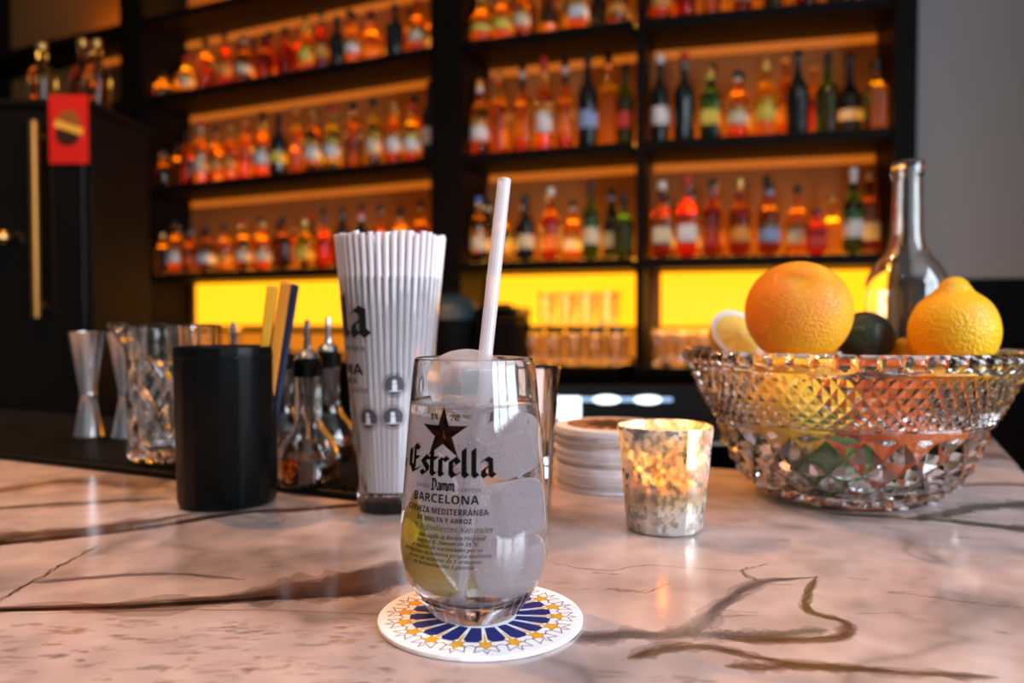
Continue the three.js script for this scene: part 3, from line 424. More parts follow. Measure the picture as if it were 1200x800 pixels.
// ---------------------------------------------------------------- black cup with stirrers
{
  const c = [-0.229, 0.0003, 0.636];
  const k = thing('black_cup', 'tall matt black cylindrical cup holding stirrers on the marble', 'cup', c);
  part('cup_body', revolve([[0, 0.0005], [0.034, 0.0005], [0.0365, 0.0015], [0.038, 0.0045], [0.0398, 0.118], [0.0398, 0.1235], [0.0392, 0.1255], [0.0378, 0.1258], [0.0370, 0.1245], [0.0368, 0.119], [0.0352, 0.006], [0, 0.005]], 72, null, 0.55), phys([0.003, 0.0035, 0.0038], { roughness: 0.34, specularIntensity: 0.22 }), k);
  part('rim_band', revolve([[0.0399, 0.1165], [0.0404, 0.117], [0.0404, 0.1185], [0.0399, 0.119]], 72, null, 0.5), phys([0.003, 0.0035, 0.0038], { roughness: 0.3, specularIntensity: 0.3 }), k);
  const stick = (name, label, mat, x0, d0, x1, y1, d1, w) => { const a = new THREE.Vector3(x0, T + 0.012, -d0), b = new THREE.Vector3(x1, T + y1, -d1), d = b.clone().sub(a), m = shadow(new THREE.Mesh(rbox(w, d.length(), w * 0.6, w * 0.25, 0, d.length() / 2, 0), mat)); m.name = numbered(name); m.position.copy(a); m.quaternion.setFromUnitVectors(new THREE.Vector3(0, 1, 0), d.normalize()); scene.add(m); tag(m, label, 'stirrer', 'stirrers in the black cup'); };
  stick('stirrer', 'yellow stirrer leaning out of the black cup, farthest from the straws', std([0.85, 0.42, 0.03], 0.3), -0.214, 0.64, -0.1895, 0.1745, 0.63, 0.0085);
  stick('stirrer', 'orange stirrer leaning out of the black cup between the other two', std([0.75, 0.28, 0.03], 0.3), -0.207, 0.637, -0.1785, 0.1765, 0.628, 0.0085);
  stick('stirrer', 'glossy dark blue stirrer leaning out of the black cup', std([0.02, 0.04, 0.1], 0.2), -0.204, 0.646, -0.1745, 0.1755, 0.637, 0.008);
}
// ---------------------------------------------------------------- tall printed glass full of straws
{
  const c = [-0.094, 0.0003, 0.615];
  const o = [[0.0245, 0.001], [0.0258, 0.004], [0.0262, 0.012], [0.0295, 0.060], [0.0345, 0.120], [0.0392, 0.1775]];
  const g = thing('tall_glass', 'tall tapered printed glass packed with white straws', 'glass', c);
  part('glass_body', revolve([[0, 0.001], [0.0235, 0.0004], ...o, [0.0386, 0.1785], [0.0378, 0.1776], [0.0331, 0.120], [0.0281, 0.060], [0.0248, 0.017], [0.022, 0.0135], [0, 0.0135]], 96, null, 0.6), glassMat([0.985, 0.99, 0.99], 1.5), g);
  const big = canvasTexture(1500, 1020, (x, W, H) => { x.clearRect(0, 0, W, H); x.fillStyle = x.strokeStyle = INK; gothic(x, 'Estrella', 750, 402, 240, 1470); fitText(x, 'CERVEZA', '50px serif', 400, 545, 420); gothic(x, 'Damm', 790, 550, 82, 290); fitText(x, 'CERVESA', 'bold 60px serif', 1240, 545, 400); fitText(x, 'BARCELONA', 'bold 140px sans-serif', 800, 765, 1200); fitText(x, 'CERVEZA MEDITERRÁNEA', 'bold 70px sans-serif', 760, 850, 1100); fitText(x, '100% Ingredientes Naturales', '80px serif', 790, 930, 1300, -0.35); fitText(x, 'DE MALTA Y ARROZ', 'bold 56px sans-serif', 800, 1000, 760); });
  part('printed_lettering', decal(o, R(-217), R(-15), 0.085, 0.168, 0.0002, 80, 30), new THREE.MeshStandardMaterial({ map: big, transparent: true, roughness: 0.45 }), g, 'black print wrapping round the far side');
  const seal = canvasTexture(256, 256, (x, W) => { x.clearRect(0, 0, W, W); x.translate(128, 128); x.strokeStyle = x.fillStyle = '#3a3d46'; x.lineWidth = 5; x.beginPath(); x.arc(0, 0, 108, 0, 7); x.stroke(); x.globalAlpha = 0.85; x.beginPath(); x.arc(0, 0, 90, 0, 7); x.fill(); x.globalAlpha = 1; x.fillStyle = '#c9c9d4'; x.beginPath(); x.arc(-6, -30, 20, 0, 7); x.fill(); x.fillRect(-26, -8, 44, 60); x.fillRect(-60, 50, 120, 8); });
  const sm = new THREE.MeshStandardMaterial({ map: seal, transparent: true, roughness: 0.5 });
  [[14, 0.0985], [-24, 0.0735], [12, 0.0745]].forEach(([a, y]) => { const r = radiusAt(o, y), h = 0.0105 / r; part('printed_seal', decal(o, R(a) - h, R(a) + h, y - 0.0105, y + 0.0105, 0.0002, 12, 8), sm, g, 'small dark round printed medal'); });
  const sg = strawGeo(0.196, 0.0022);
  let n = 0;
  const place = (rho, a, lift) => { const m = shadow(new THREE.Mesh(sg, strawWhite)); m.name = numbered('drinking_straw'); scene.add(m); const s = Math.sin(a), q = Math.cos(a), rb = rho * 0.0212, rt = rho * 0.0405; const A = new THREE.Vector3(c[0] + rb * s, T + 0.0142 + lift, -c[2] + rb * q), B = new THREE.Vector3(c[0] + rt * s, T + 0.208 + lift, -c[2] + rt * q); m.position.copy(A); m.quaternion.setFromUnitVectors(new THREE.Vector3(0, 1, 0), B.sub(A).normalize()); tag(m, 'plain white straw packed upright in the tall printed glass', 'straw', 'white straws in the tall glass'); n++; };
  [[1, 44], [0.86, 36], [0.68, 24], [0.45, 14], [0.2, 5]].forEach(([rho, k]) => { for (let i = 0; i < k; i++) place(rho, (i + rho * 0.5) / k * Math.PI * 2, rr(0, 0.003)); });
}
// ---------------------------------------------------------------- bar tools on the mat
const MAT = 0.0084;
{
  const prof = [[0, 0.001], [0.0165, 0.0005], [0.0172, 0.0015], [0.0088, 0.047], [0.0092, 0.0485], [0.0092, 0.051], [0.0088, 0.0525], [0.0205, 0.124], [0.0200, 0.1245], [0.0192, 0.1225], [0.009, 0.060], [0, 0.058]];
  const jg = revolve(prof, 64, null, 0.5);
  const j = thing('jigger', 'steel double-cone jigger standing alone at the end of the mat', 'jigger', [-0.503, MAT, 0.94]); part('cups', jg, M.steel, j); part('waist_ring', new THREE.TorusGeometry(0.0092, 0.0012, 8, 32).rotateX(Math.PI / 2).translate(0, 0.0498, 0), M.steel, j);
  const k = j.clone(); k.name = numbered('jigger'); k.position.set(-0.452, T + MAT, -0.93); k.userData.label = 'steel jigger half hidden behind the cut mixing glass'; scene.add(k);
}
{
  const tri = (x) => { const f = x - Math.floor(x); return 1 - Math.abs(2 * f - 1); };
  const o = []; for (let k = 0; k <= 70; k++) o.push([0.0445 + 0.0012 * k / 70, 0.004 + k / 70 * 0.127]);
  const f = (a, r, y, j) => { const sp = Math.exp(-(((a - 4.95) / 0.28) ** 2)) * ss(0.105, 0.134, y); let dr = sp * 0.017; if (j >= 2 && j < 2 + o.length && y < 0.1) { const u = a / (2 * Math.PI) * 9, w = y / 0.1 * 2; const h = Math.min(tri(u + w), tri(u - w)); dr -= 0.0028 * (1 - ss(0, 0.35, h)); } return [r + dr, y + sp * 0.003]; };
  const inn = []; for (let k = 20; k >= 0; k--) inn.push([0.0405 + 0.0012 * k / 20, 0.016 + k / 20 * 0.116]);
  solo('mixing_glass', revolve([[0, 0.002], [0.042, 0.0005], ...o, [0.0455, 0.1335], [0.0435, 0.1343], ...inn, [0.036, 0.013], [0, 0.0125]], 180, f, 0.5), glassMat([0.97, 0.98, 0.98], 1.5), 'cut glass mixing jug with pouring lip and diamond pattern', 'mixing glass', [-0.343, MAT, 0.805]);
}
{ // four dasher bottles
  const makeDasher = (label, pos, k, first) => {
    const b = thing('bitters_bottle', label, 'bottle', pos); b.scale.setScalar(k);
    const o = smooth([[0.024, 0.001], [0.0272, 0.005], [0.0278, 0.018], [0.0272, 0.030], [0.0225, 0.041], [0.0132, 0.055], [0.0115, 0.068], [0.0118, 0.1]], 60);
    part('bottle_glass', revolve([[0, 0.002], [0.022, 0.0004], ...o, [0.0105, 0.1005], [0.0095, 0.1], ...o.slice().reverse().map(([r, y]) => [Math.max(0.0005, r - 0.0028), Math.max(0.006, y - 0.0008)]), [0, 0.006]], 64), glassMat([0.97, 0.96, 0.95], 1.5), b);
    part('liquid', revolve([[0, 0.0063], [0.0215, 0.0065], [0.0248, 0.012], [0.025, 0.02], [0.0243, 0.0275], [0, 0.0275]], 48, null, 0.6), glassMat([0.55, 0.22, 0.06], 1.36), b);
    part('collar', revolve([[0.0118, 0.097], [0.0130, 0.0975], [0.0130, 0.1105], [0.0115, 0.1125], [0, 0.1125]], 40, null, 0.6), M.blackGloss, b);
    part('dasher_cap', revolve([[0.0095, 0.1125], [0.0105, 0.1135], [0.009, 0.118], [0.0035, 0.1215], [0.0028, 0.131], [0.0036, 0.133], [0.0022, 0.146], [0, 0.147]], 32, null, 0.7), M.steel, b, 'polished steel dasher top');
    return b;
  };
  makeDasher('round-bellied dasher bottle with steel top standing nearest the black cup', [-0.178, 0.0003, 0.69], 1);
  makeDasher('dasher bottle hidden behind the black cup, only its steel top showing', [-0.2535, 0.0003, 0.722], 0.985);
  makeDasher('dasher bottle with steel top behind the round-bellied one', [-0.232, 0.0003, 0.80], 1.0);
  makeDasher('dasher bottle with steel top close to the tall straw glass', [-0.183, 0.0003, 0.79], 1.02);
}
{ // tumbler hidden behind the drink
  const o = [[0.0255, 0.001], [0.027, 0.004], [0.0292, 0.05], [0.0345, 0.1105]];
  solo('tumbler', revolve([[0, 0.001], [0.024, 0.0004], ...o, [0.034, 0.1115], [0.0333, 0.1107], [0.028, 0.05], [0.0252, 0.013], [0, 0.012]], 72, null, 0.6), glassMat([0.97, 0.98, 0.98], 1.5), 'empty clear tumbler behind the iced drink beside the coaster stack', 'tumbler', [0.0025, 0.0003, 0.60]);
}

// ---------------------------------------------------------------- bottles on the shelves: metres along the bay, row, height, shape, glass, label, cap
const ROWS = [
['L', 3, '0.115 0 0.112 squat amber none black|0.115 1 0.132 squat amber none gold|0.280 0 0.183 round yellow cream red|0.288 1 0.195 round red none red|0.406 0 0.238 square amber none black|0.412 1 0.226 round red none red|0.527 0 0.251 tall amber orange black|0.531 1 0.248 tall dark none black|0.619 1 0.235 tall brown orange black|0.646 0 0.226 round brown cream black|0.716 1 0.250 tall red orange black|0.770 0 0.204 round brown none black|0.809 1 0.224 round red none red|0.895 0 0.228 tall brown none black|0.919 1 0.257 square red none gold|1.015 0 0.244 tall yellow yellow gold|1.035 1 0.234 squat red none black|1.101 0 0.258 tall brown orange black|1.180 1 0.275 tall amber cream black|1.186 0 0.217 tall dark none black|1.271 0 0.219 round amber white black|1.294 1 0.259 round red cream red|1.368 0 0.197 squat amber none black|1.409 1 0.223 tall brown cream red|1.486 0 0.219 round dark none black|1.507 1 0.211 round amber none black|1.596 0 0.219 round amber cream red|1.624 1 0.225 square amber white black'],
['M', 3, '0.118 1 0.206 round amber yellow gold|0.125 0 0.201 squat amber yellow gold|0.198 1 0.216 round yellow yellow gold|0.212 0 0.205 round amber yellow black|0.289 1 0.251 tall brown none black|0.293 0 0.221 tall amber cream black|0.380 1 0.178 round dark cream black|0.406 0 0.261 round amber none black|0.481 1 0.238 square green orange black|0.522 0 0.222 square amber white black|0.576 1 0.221 tall dark none black|0.672 0 0.193 round brown orange black|0.673 1 0.224 tall yellow white gold'],
['R', 3, '0.063 0 0.222 round amber orange gold|0.148 1 0.214 square red red black|0.158 0 0.234 tall brown none black|0.249 0 0.224 tall brown none black|0.254 1 0.239 tall yellow cream black|0.353 0 0.222 tall brown orange red|0.360 1 0.223 square yellow none black|0.457 0 0.226 tall green none black|0.468 1 0.269 round amber none black|0.575 0 0.266 tall red white black|0.576 1 0.225 round dark none gold|0.688 1 0.209 round dark none black|0.694 0 0.222 tall dark none black|0.781 0 0.236 tall amber white black|0.799 1 0.215 square brown none black'],
['L', 2, '0.108 1 0.235 round amber none black|0.115 0 0.171 squat brown none black|0.224 1 0.262 round amber orange gold|0.280 0 0.250 tall brown none black|0.340 1 0.220 round yellow cream gold|0.369 0 0.298 tall amber cream red|0.463 1 0.251 tall amber cream black|0.470 0 0.261 round amber orange black|0.559 0 0.258 tall amber orange gold|0.581 1 0.255 tall amber orange red|0.651 0 0.282 tall amber none gold|0.671 1 0.243 round amber orange gold|0.756 0 0.303 round amber white black|0.773 1 0.283 square red cream red|0.852 0 0.280 round dark yellow black|0.876 1 0.222 squat amber none black|0.953 0 0.308 tall yellow none gold|0.983 1 0.308 round dark cream black|1.049 0 0.273 tall amber white gold|1.079 1 0.325 tall green white black|1.157 0 0.272 round yellow white red|1.192 1 0.241 tall yellow white red|1.269 0 0.273 square brown none black|1.305 1 0.324 tall dark none black|1.375 0 0.271 tall yellow cream black|1.410 1 0.288 round amber none black|1.477 0 0.252 tall amber white gold|1.519 1 0.308 round red orange black|1.567 0 0.241 round yellow white red|1.623 1 0.301 round amber none red|1.656 0 0.322 tall dark white black'],
['M', 2, '0.113 1 0.367 tall amber white black|0.118 0 0.297 round amber white gold|0.200 0 0.312 round amber none gold|0.265 1 0.373 tall amber white black|0.295 0 0.281 square amber none black|0.354 1 0.271 tall amber orange black|0.385 0 0.365 tall amber white red|0.444 1 0.373 tall amber white black|0.470 0 0.275 tall amber none black|0.528 1 0.259 tall green none red|0.559 0 0.365 round dark blue black|0.617 1 0.386 round yellow none black|0.703 0 0.301 tall green red black'],
['R', 2, '0.065 0 0.329 tall dark white white|0.151 1 0.343 round red white black|0.152 0 0.310 round dark none red|0.243 0 0.262 square green yellow gold|0.253 1 0.305 tall green orange black|0.339 0 0.249 round amber cream black|0.354 1 0.261 square amber cream black|0.436 0 0.270 round yellow yellow gold|0.508 1 0.314 tall amber orange gold|0.544 0 0.292 round dark none black|0.609 1 0.281 tall amber red gold|0.643 0 0.283 round green none black|0.728 1 0.302 squat dark cream black|0.799 0 0.238 square yellow none black'],
['L', 1, '0.103 0 0.205 tall amber none gold|0.108 1 0.243 round amber orange black|0.191 0 0.257 round amber white black|0.196 1 0.239 tall brown white black|0.280 0 0.208 tall brown none black|0.282 1 0.221 square dark none black|0.398 0 0.216 square brown white black|0.406 1 0.206 square brown white red|0.516 0 0.219 tall amber orange black|0.531 1 0.240 round dark none black|0.633 0 0.247 round amber cream red|0.650 1 0.250 round amber orange black|0.755 0 0.220 round amber cream gold|0.767 1 0.233 square dark none black|0.856 1 0.209 tall red none gold|0.878 0 0.235 round brown none black|0.946 1 0.256 tall dark none red|1.001 0 0.229 square yellow yellow gold|1.030 1 0.273 tall clear white black|1.107 0 0.221 round red none black|1.135 1 0.249 square amber none black|1.209 0 0.268 tall dark none black|1.240 1 0.281 tall green none black|1.309 0 0.234 square dark white red|1.342 1 0.224 round yellow white black|1.408 0 0.269 tall brown none black|1.449 1 0.259 round amber none black|1.506 0 0.217 round amber orange black|1.541 1 0.237 round brown cream black|1.609 0 0.254 round amber orange black|1.636 1 0.225 round yellow orange black'],
['M', 1, '0.113 0 0.256 tall amber cream blue|0.117 1 0.254 square dark cream black|0.211 0 0.210 round yellow none gold|0.272 1 0.263 round dark white black|0.312 0 0.253 tall dark cream black|0.374 1 0.285 tall red cream gold|0.413 0 0.278 round amber none white|0.476 1 0.230 round amber white black|0.572 0 0.299 tall green cream black|0.631 1 0.273 tall dark blue black|0.698 0 0.249 round green none black'],
['R', 1, '0.074 0 0.272 square brown cream white|0.080 1 0.241 round amber white black|0.165 0 0.298 square red white red|0.174 1 0.265 round yellow white black|0.252 0 0.286 tall brown none black|0.263 1 0.307 tall amber orange gold|0.348 1 0.280 tall amber white white|0.349 0 0.280 round brown orange gold|0.449 1 0.297 tall brown orange black|0.451 0 0.263 round amber blue black|0.556 1 0.257 round amber blue black|0.609 0 0.169 square red red black|0.676 1 0.223 squat yellow none gold|0.730 0 0.305 tall green white white|0.799 1 0.300 square brown cream gold'],
];
{
  const G = { amber: [0.95, 0.42, 0.06], yellow: [1, 0.72, 0.08], red: [0.8, 0.06, 0.02], brown: [0.4, 0.12, 0.03], green: [0.07, 0.28, 0.08], clear: [0.95, 0.95, 0.93] };
  const glass = {}; for (const k in G) glass[k] = glassMat(G[k], 1.4, 0.02); glass.dark = phys([0.01, 0.012, 0.014], { roughness: 0.08, ior: 1.5 });
  const LB = { cream: [0.8, 0.7, 0.5], white: [0.86, 0.86, 0.88], orange: [0.85, 0.35, 0.06], red: [0.7, 0.05, 0.03], yellow: [0.9, 0.7, 0.1], blue: [0.3, 0.42, 0.75], black: [0.02, 0.02, 0.02] };
  const labels = {}; for (const k in LB) labels[k] = canvasTexture(64, 96, (x) => { const c = new THREE.Color().setRGB(...LB[k]); const css = (f) => '#' + c.clone().multiplyScalar(f).getHexString(); x.fillStyle = css(1); x.fillRect(0, 0, 64, 96); x.fillStyle = css(0.45); x.fillRect(0, 8, 64, 4); x.fillRect(0, 84, 64, 4); x.beginPath(); x.arc(16, 40, 9, 0, 7); x.arc(48, 40, 9, 0, 7); x.fill(); });
  const labelMat = {}; for (const k in labels) labelMat[k] = new THREE.MeshStandardMaterial({ map: labels[k], roughness: 0.6 });
  const caps = { black: std([0.01, 0.01, 0.011], 0.3), gold: std([0.85, 0.55, 0.18], 0.28, 1), red: std([0.6, 0.03, 0.02], 0.35), white: std([0.8, 0.8, 0.82], 0.4), blue: std([0.1, 0.2, 0.6], 0.35) };
  const SHAPES = { tall: [0.033, 0.56, 0.72, 0.36], round: [0.038, 0.54, 0.70, 0.34], square: [0.037, 0.60, 0.70, 0.36], squat: [0.045, 0.46, 0.64, 0.32] };
  const cache = {};
  const build = (shape, h) => {
    const key = shape + h; if (cache[key]) return cache[key];
    const [r, sh, nk, nf] = SHAPES[shape], rn = Math.max(0.0115, r * nf);
    const sq = shape === 'square' ? (a, q, y, j) => { const k = q > rn * 1.3 ? Math.pow(Math.abs(Math.sin(a)) ** 6 + Math.abs(Math.cos(a)) ** 6, -1 / 6) * 0.93 : 1; return [q * k, y]; } : null;
    const body = [[0, 0.003], [r * 0.8, 0.0005], [r * 0.95, 0.002], [r, 0.008], ...smooth([[r, h * sh * 0.5], [r, h * sh], [r * 0.86, h * (sh + (nk - sh) * 0.35)], [rn * 1.35, h * (nk - 0.02)], [rn, h * (nk + 0.05)]], 16), [rn, h * 0.9], [rn * 1.12, h * 0.905], [rn * 1.12, h * 0.93], [0, h * 0.935]];
    const l0 = h * 0.19, l1 = h * sh * 0.88;
    return cache[key] = {
      body: revolve(body, 28, sq, 0.8), label: revolve([[r + 0.0006, l0], [r + 0.0006, l1]], 28, sq),
      neck: revolve([[rn + 0.0006, h * 0.83], [rn + 0.0008, h * 0.9]], 20), cap: revolve([[rn * 1.05, h * 0.895], [rn * 1.2, h * 0.9], [rn * 1.2, h * 0.985], [rn * 1.0, h], [0, h]], 20, null, 0.6),
    };
  };
  const ORD = ['first', 'second', 'third', 'fourth', 'fifth', 'sixth', 'seventh', 'eighth', 'ninth', 'tenth', 'eleventh', 'twelfth', 'thirteenth', 'fourteenth', 'fifteenth', 'sixteenth', 'seventeenth', 'eighteenth', 'nineteenth', 'twentieth', 'twenty-first', 'twenty-second', 'twenty-third', 'twenty-fourth', 'twenty-fifth', 'twenty-sixth', 'twenty-seventh', 'twenty-eighth', 'twenty-ninth', 'thirtieth', 'thirty-first', 'thirty-second', 'thirty-third', 'thirty-fourth', 'thirty-fifth', 'thirty-sixth', 'thirty-seventh', 'thirty-eighth'];
  const POST = { R: 'grey-wall post', M: 'thin post leftwards', L: 'wide post leftwards' }, LEV = { 1: 'lowest', 2: 'middle', 3: 'upper' };
  for (const [bay, lev, text] of ROWS) {
    const list = text.split('|').map((e) => e.split(' '));
    list.forEach(([t, row, h, shape, col, lab, cap], i) => {
      const H = Math.round(+h * 50) / 50, g = build(shape, H), ord = ORD[list.length - 1 - i];
      const [x, d] = onBay(bay, +t, +row ? 0.143 : 0.05);
      const look = `${{ tall: 'tall', round: 'round', square: 'square', squat: 'squat' }[shape]} ${col} bottle ${lab === 'none' ? 'without label' : 'with ' + lab + ' label'}`;
      const b = thing('liquor_bottle', `${look}, ${ord} from the ${POST[bay]}, ${LEV[lev]} shelf`, 'bottle', [x, LEVELS[lev - 1] + 0.0018, d], -R(BAYS[bay].th) + (shape === 'square' ? 0 : rr(-0.4, 0.4)), `bottles on the ${LEV[lev]} back bar shelf`);
      part('bottle_body', g.body, glass[col], b); if (lab !== 'none') { part('label', g.label, labelMat[lab], b); if (i % 2) part('neck_band', g.neck, labelMat[lab], b); }
      part('cap', g.cap, caps[cap], b);
    });
  }
  // three bottles on top of the dark cabinet
  [[-1.42, 2.42, 'amber', 0.2], [-1.34, 2.5, 'brown', 0.24], [-1.27, 2.45, 'amber', 0.22]].forEach(([x, d, col, h], i) => { const g = build('round', h), b = thing('liquor_bottle', `${['small amber', 'taller brown', 'plain amber'][i]} bottle on top of the dark cabinet, ${['outermost of three', 'middle of three', 'next to the lit wall'][i]}`, 'bottle', [x, 0.7805, d], 0, 'bottles on the dark cabinet'); part('bottle_body', g.body, glass[col], b); part('cap', g.cap, caps.gold, b); });
}
// ---------------------------------------------------------------- glassware on the back bar worktop
{
  const tg = revolve([[0, 0.001], [0.026, 0.0005], [0.0275, 0.003], [0.0285, 0.03], [0.0305, 0.09], [0.0315, 0.122], [0.0315, 0.125], [0.0308, 0.126], [0.0295, 0.125], [0.0255, 0.014], [0, 0.012]], 72, (a, r, y, j) => [j > 2 && j < 6 ? r - 0.0016 * Math.abs(Math.sin(a * 6)) : r, y], 0.6), gm = glassMat([0.98, 0.97, 0.95], 1.5, 0.04);
  const top = -0.0095; let n = 0;
  const tumbler = (bay, t, back, y, label, group) => { const [x, d] = onBay(bay, t, back); solo('tumbler', tg, gm, label, 'tumbler', [x, y, d], 0, group); n++; };
  for (let i = 0; i < 5; i++) for (let j = 0; j < 2; j++) tumbler('M', 0.41 + i * 0.076, -0.13 + j * 0.085, top, `clear tumbler below the black tray, ${['outermost', 'second', 'third', 'fourth', 'fifth'][i]} from the black bin, ${j ? 'back' : 'front'} row`, 'tumblers under the black tray');
  { const [x, d] = onBay('M', 0.555, -0.087); const t = thing('serving_tray', 'thin black tray carried on the lower row of tumblers', 'tray', [x, top + 0.1262, d], -R(20)); part('tray_board', rbox(0.37, 0.007, 0.19, 0.003, 0, 0.0036, 0), M.blackWood, t); }
  for (let i = 0; i < 4; i++) for (let j = 0; j < 2; j++) tumbler('M', 0.455 + i * 0.075, -0.125 + j * 0.075, top + 0.1337, `clear tumbler standing on the black tray, ${['outermost', 'second', 'third', 'fourth'][i]} from the black bin, ${j ? 'back' : 'front'} row`, 'tumblers on the black tray');
  [[0.08, -0.08], [0.155, -0.1], [0.23, -0.07], [0.12, 0.02], [0.2, 0.01]].forEach(([t, b], i) => tumbler('R', t, b, top, `clear tumbler in front of the yellow panel, ${['first', 'second', 'third', 'fourth', 'fifth'][i]} from the thin post`, 'tumblers beside the thin post'));
  for (let i = 0; i < 3; i++) tumbler('L', 0.45 + i * 0.12, -0.06, top, `clear tumbler behind the black cup, ${['first', 'second', 'third'][i]} from the dark cabinet`, 'tumblers behind the black cup');
  const wg = revolve([[0, 0.0005], [0.033, 0.0005], [0.034, 0.002], [0.006, 0.006], [0.0042, 0.02], [0.0042, 0.085], [0.01, 0.093], [0.03, 0.115], [0.037, 0.145], [0.0345, 0.19], [0.0335, 0.19], [0.0358, 0.145], [0.029, 0.117], [0.008, 0.096], [0, 0.094]], 32, null, 0.7);
  [[0.30, 0.05], [0.385, 0.0], [0.47, 0.06], [0.56, 0.02]].forEach(([t, b], i) => { const [x, d] = onBay('R', t, b); solo('wine_glass', wg, gm, `clear stemmed wine glass in front of the yellow panel, ${['first', 'second', 'third', 'fourth'][i]} from the tumblers`, 'wine glass', [x, top, d], 0, 'wine glasses before the yellow panel'); });
}
{ // black things on the worktop behind the drink
  const [x, d] = onBay('M', 0.085, -0.16);
  const b = thing('ice_bucket', 'dark blue-black bucket with a domed lid behind the straw', 'ice bucket', [x, -0.0095, d]);
  part('bucket', revolve([[0, 0.001], [0.085, 0.0005], [0.09, 0.004], [0.115, 0.15], [0.118, 0.152], [0.118, 0.16], [0, 0.16]], 48, null, 0.6), M.black, b);
  part('domed_lid', revolve([[0.118, 0.16], [0.12, 0.162], ...smooth([[0.116, 0.168], [0.1, 0.21], [0.06, 0.245], [0, 0.255]], 20)], 48), std([0.015, 0.045, 0.07], 0.4), b);
  part('knob', new THREE.SphereGeometry(0.012, 16, 12).translate(0, 0.262, 0), M.black, b);
  const [x2, d2] = onBay('M', 0.29, -0.14);
  const c = thing('lidded_bin', 'black box with rounded lid between the bucket and the tumblers', 'bin', [x2, -0.0095, d2], -R(20));
  part('bin_body', rbox(0.155, 0.16, 0.18, 0.012, 0, 0.0802, 0), M.black, c); part('bin_lid', rbox(0.165, 0.045, 0.19, 0.02, 0, 0.183, 0), M.blackGloss, c); part('handle', rbox(0.06, 0.012, 0.02, 0.005, 0, 0.212, 0), M.blackGloss, c);
}
// ---------------------------------------------------------------- dark cabinet with the red poster
{
  const c = thing('tall_cabinet', 'tall black cabinet with a bronze rail and a red poster', 'cabinet', [-1.62, -T, 2.48]);
  part('carcass', rbox(0.82, T + 0.76, 0.36, 0.006, 0, (T + 0.76) / 2, 0), M.black, c); part('top_board', rbox(0.84, 0.02, 0.38, 0.004, 0, T + 0.77, 0), M.blackWood, c);
  for (const s of [-1, 1]) part('door', rbox(0.39, T + 0.68, 0.02, 0.004, s * 0.2, (T + 0.72) / 2 + 0.02, 0.19), M.blackGloss, c);
  const d = c.children[3]; part('handle', mergeGeometries([new THREE.CylinderGeometry(0.012, 0.012, 0.55, 16).translate(0.275, T + 0.43, 0.235), box(0.012, 0.012, 0.04, 0.275, T + 0.67, 0.215), box(0.012, 0.012, 0.04, 0.275, T + 0.19, 0.215)]), std([0.42, 0.2, 0.05], 0.4, 1), d, 'long bronze rail handle');
  part('knob', new THREE.SphereGeometry(0.022, 24, 16).translate(0.18, T + 0.38, 0.23), M.brass, c.children[3]);
  const poster = canvasTexture(128, 216, (x) => { x.fillStyle = '#b01008'; x.fillRect(0, 0, 128, 216); x.fillStyle = '#7a4a18'; x.beginPath(); x.ellipse(64, 92, 38, 44, 0, 0, 7); x.fill(); x.fillStyle = '#260a05'; x.beginPath(); x.ellipse(60, 128, 40, 34, 0, 0, 7); x.fill(); x.save(); x.translate(64, 104); x.rotate(0.32); x.fillStyle = '#c8a23a'; x.fillRect(-48, -12, 96, 22); x.restore(); });
  solo('poster', box(0.112, 0.195, 0.004), [M.black, M.black, M.black, M.black, new THREE.MeshStandardMaterial({ map: poster, roughness: 0.5 }), M.black], 'red poster with a dark disc and yellow band on the black cabinet', 'poster', [-1.262, 0.69, 2.276]);
}
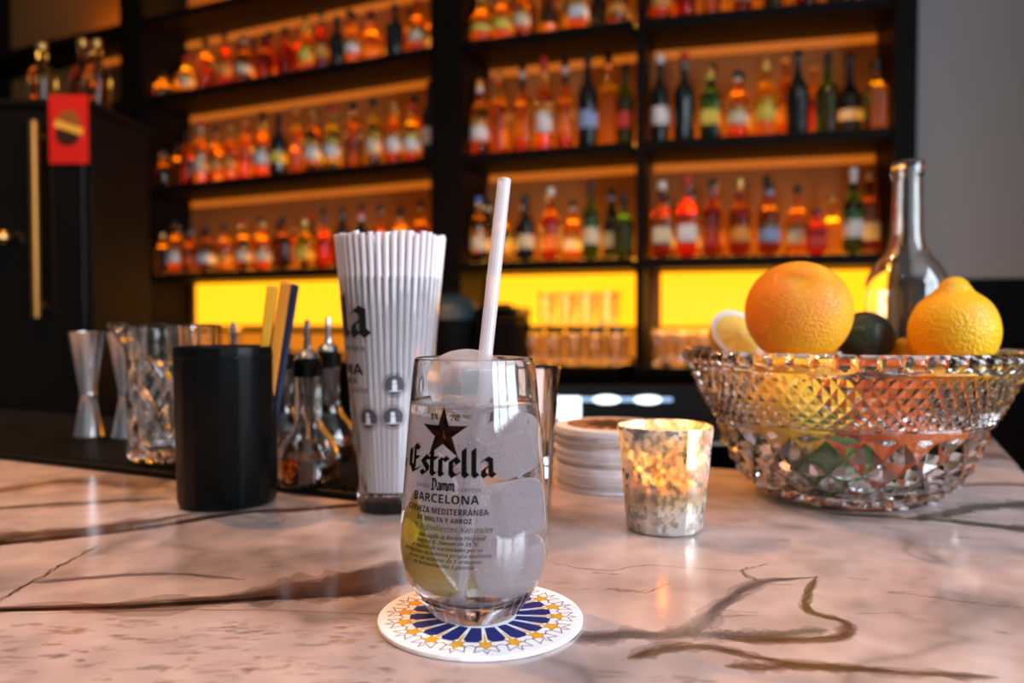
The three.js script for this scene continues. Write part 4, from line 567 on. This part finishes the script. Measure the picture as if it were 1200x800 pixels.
// ---------------------------------------------------------------- sink edge and work light behind the bar
{
  const s = thing('bar_station', 'low steel bartender station with a work light behind the bar', 'bar station', [0.22, -T, 1.62], -R(2));
  part('station_body', rbox(0.62, T - 0.09, 0.3, 0.01, 0, (T - 0.09) / 2, -0.02), M.black, s);
  part('steel_top', rbox(0.64, 0.012, 0.34, 0.004, 0, T - 0.083, 0), M.steel, s);
  part('splash_back', rbox(0.62, 0.08, 0.012, 0.004, 0, T - 0.038, -0.15), M.black, s);
  part('light_tube', rbox(0.22, 0.008, 0.012, 0.003, 0.02, T - 0.029, -0.136), glow([0.3, 0.6, 1], 1.2), s, 'bluish work light tube');
  for (const q of [-0.015, 0.075]) part('lamp', new THREE.SphereGeometry(1, 20, 12).scale(0.03, 0.009, 0.009).translate(q, T - 0.029, -0.13), glow([0.85, 0.95, 1], 3), s, 'bright lamp of the work light');
  part('light_screen', rbox(0.05, 0.05, 0.006, 0.002, -0.098, T - 0.048, -0.128), glow([0.8, 0.95, 1], 3), s, 'small bright white display');
  const l = new THREE.RectAreaLight(lin(0.8, 0.92, 1), 2, 0.24, 0.012); l.name = 'work_light'; l.position.set(0, T - 0.029, -0.128); l.rotation.y = Math.PI; s.add(l);
}
{ // stool standing beyond the return of the bar
  const s = thing('bar_stool', 'dark bar stool with dark red back rail beyond the marble corner', 'bar stool', [0.93, -T, 1.42], -0.5);
  part('seat', rbox(0.38, 0.05, 0.36, 0.02, 0, 0.76, 0), M.black, s);
  for (const a of [-1, 1]) { part('back_post', tubeBetween([a * 0.16, 0.77, -0.16], [a * 0.17, T + 0.1, -0.2], 0.011), M.steel, s); for (const b of [-1, 1]) part('leg', tubeBetween([a * 0.16, 0.75, b * 0.15], [a * 0.2, 0.003, b * 0.19], 0.012), M.blackWood, s); }
  part('back_rail', rbox(0.4, 0.08, 0.02, 0.008, 0, T + 0.045, -0.2), std([0.03, 0.005, 0.004], 0.4), s);
  part('footrest', mergeGeometries([box(0.36, 0.02, 0.02, 0, 0.3, 0.175), box(0.36, 0.02, 0.02, 0, 0.3, -0.175)]), M.steel, s);
}
// ---------------------------------------------------------------- warm downlights over the working aisle
[[-1.1, 1.3], [-0.35, 1.7], [0.5, 1.5], [-1.0, -0.7]].forEach(([x, d], i) => {
  const f = thing('ceiling_light', `small round warm ceiling light over the working aisle, ${['nearest the dark cabinet', 'middle of three', 'nearest the grey wall', 'out over the seats'][i]}`, 'ceiling light', [x, 0, d]); f.position.y = 3.2;
  part('ring', revolve([[0.045, 0], [0.062, 0], [0.062, 0.009], [0.045, 0.009], [0.045, 0]], 40, null, 0.6), M.brass, f);
  part('bulb', revolve([[0, 0.002], [0.044, 0.002], [0.044, 0.008], [0, 0.008]], 32, null, 0.6), glow([1, 0.55, 0.2], 6), f);
  const p = new THREE.SpotLight(i === 3 ? lin(1, 0.68, 0.4) : lin(1, 0.45, 0.14), [20, 8, 3, 7][i], 0, R(62), 0.6, 2); p.name = 'downlight'; p.position.set(0, -0.004, 0); p.target.position.set(0, -2, 0); p.shadow.radius = 2; p.castShadow = true; f.add(p); f.add(p.target);
});

scene.traverse((o) => { if (o.isLight && o.shadow) o.castShadow = true; });
renderer.render(scene, camera);
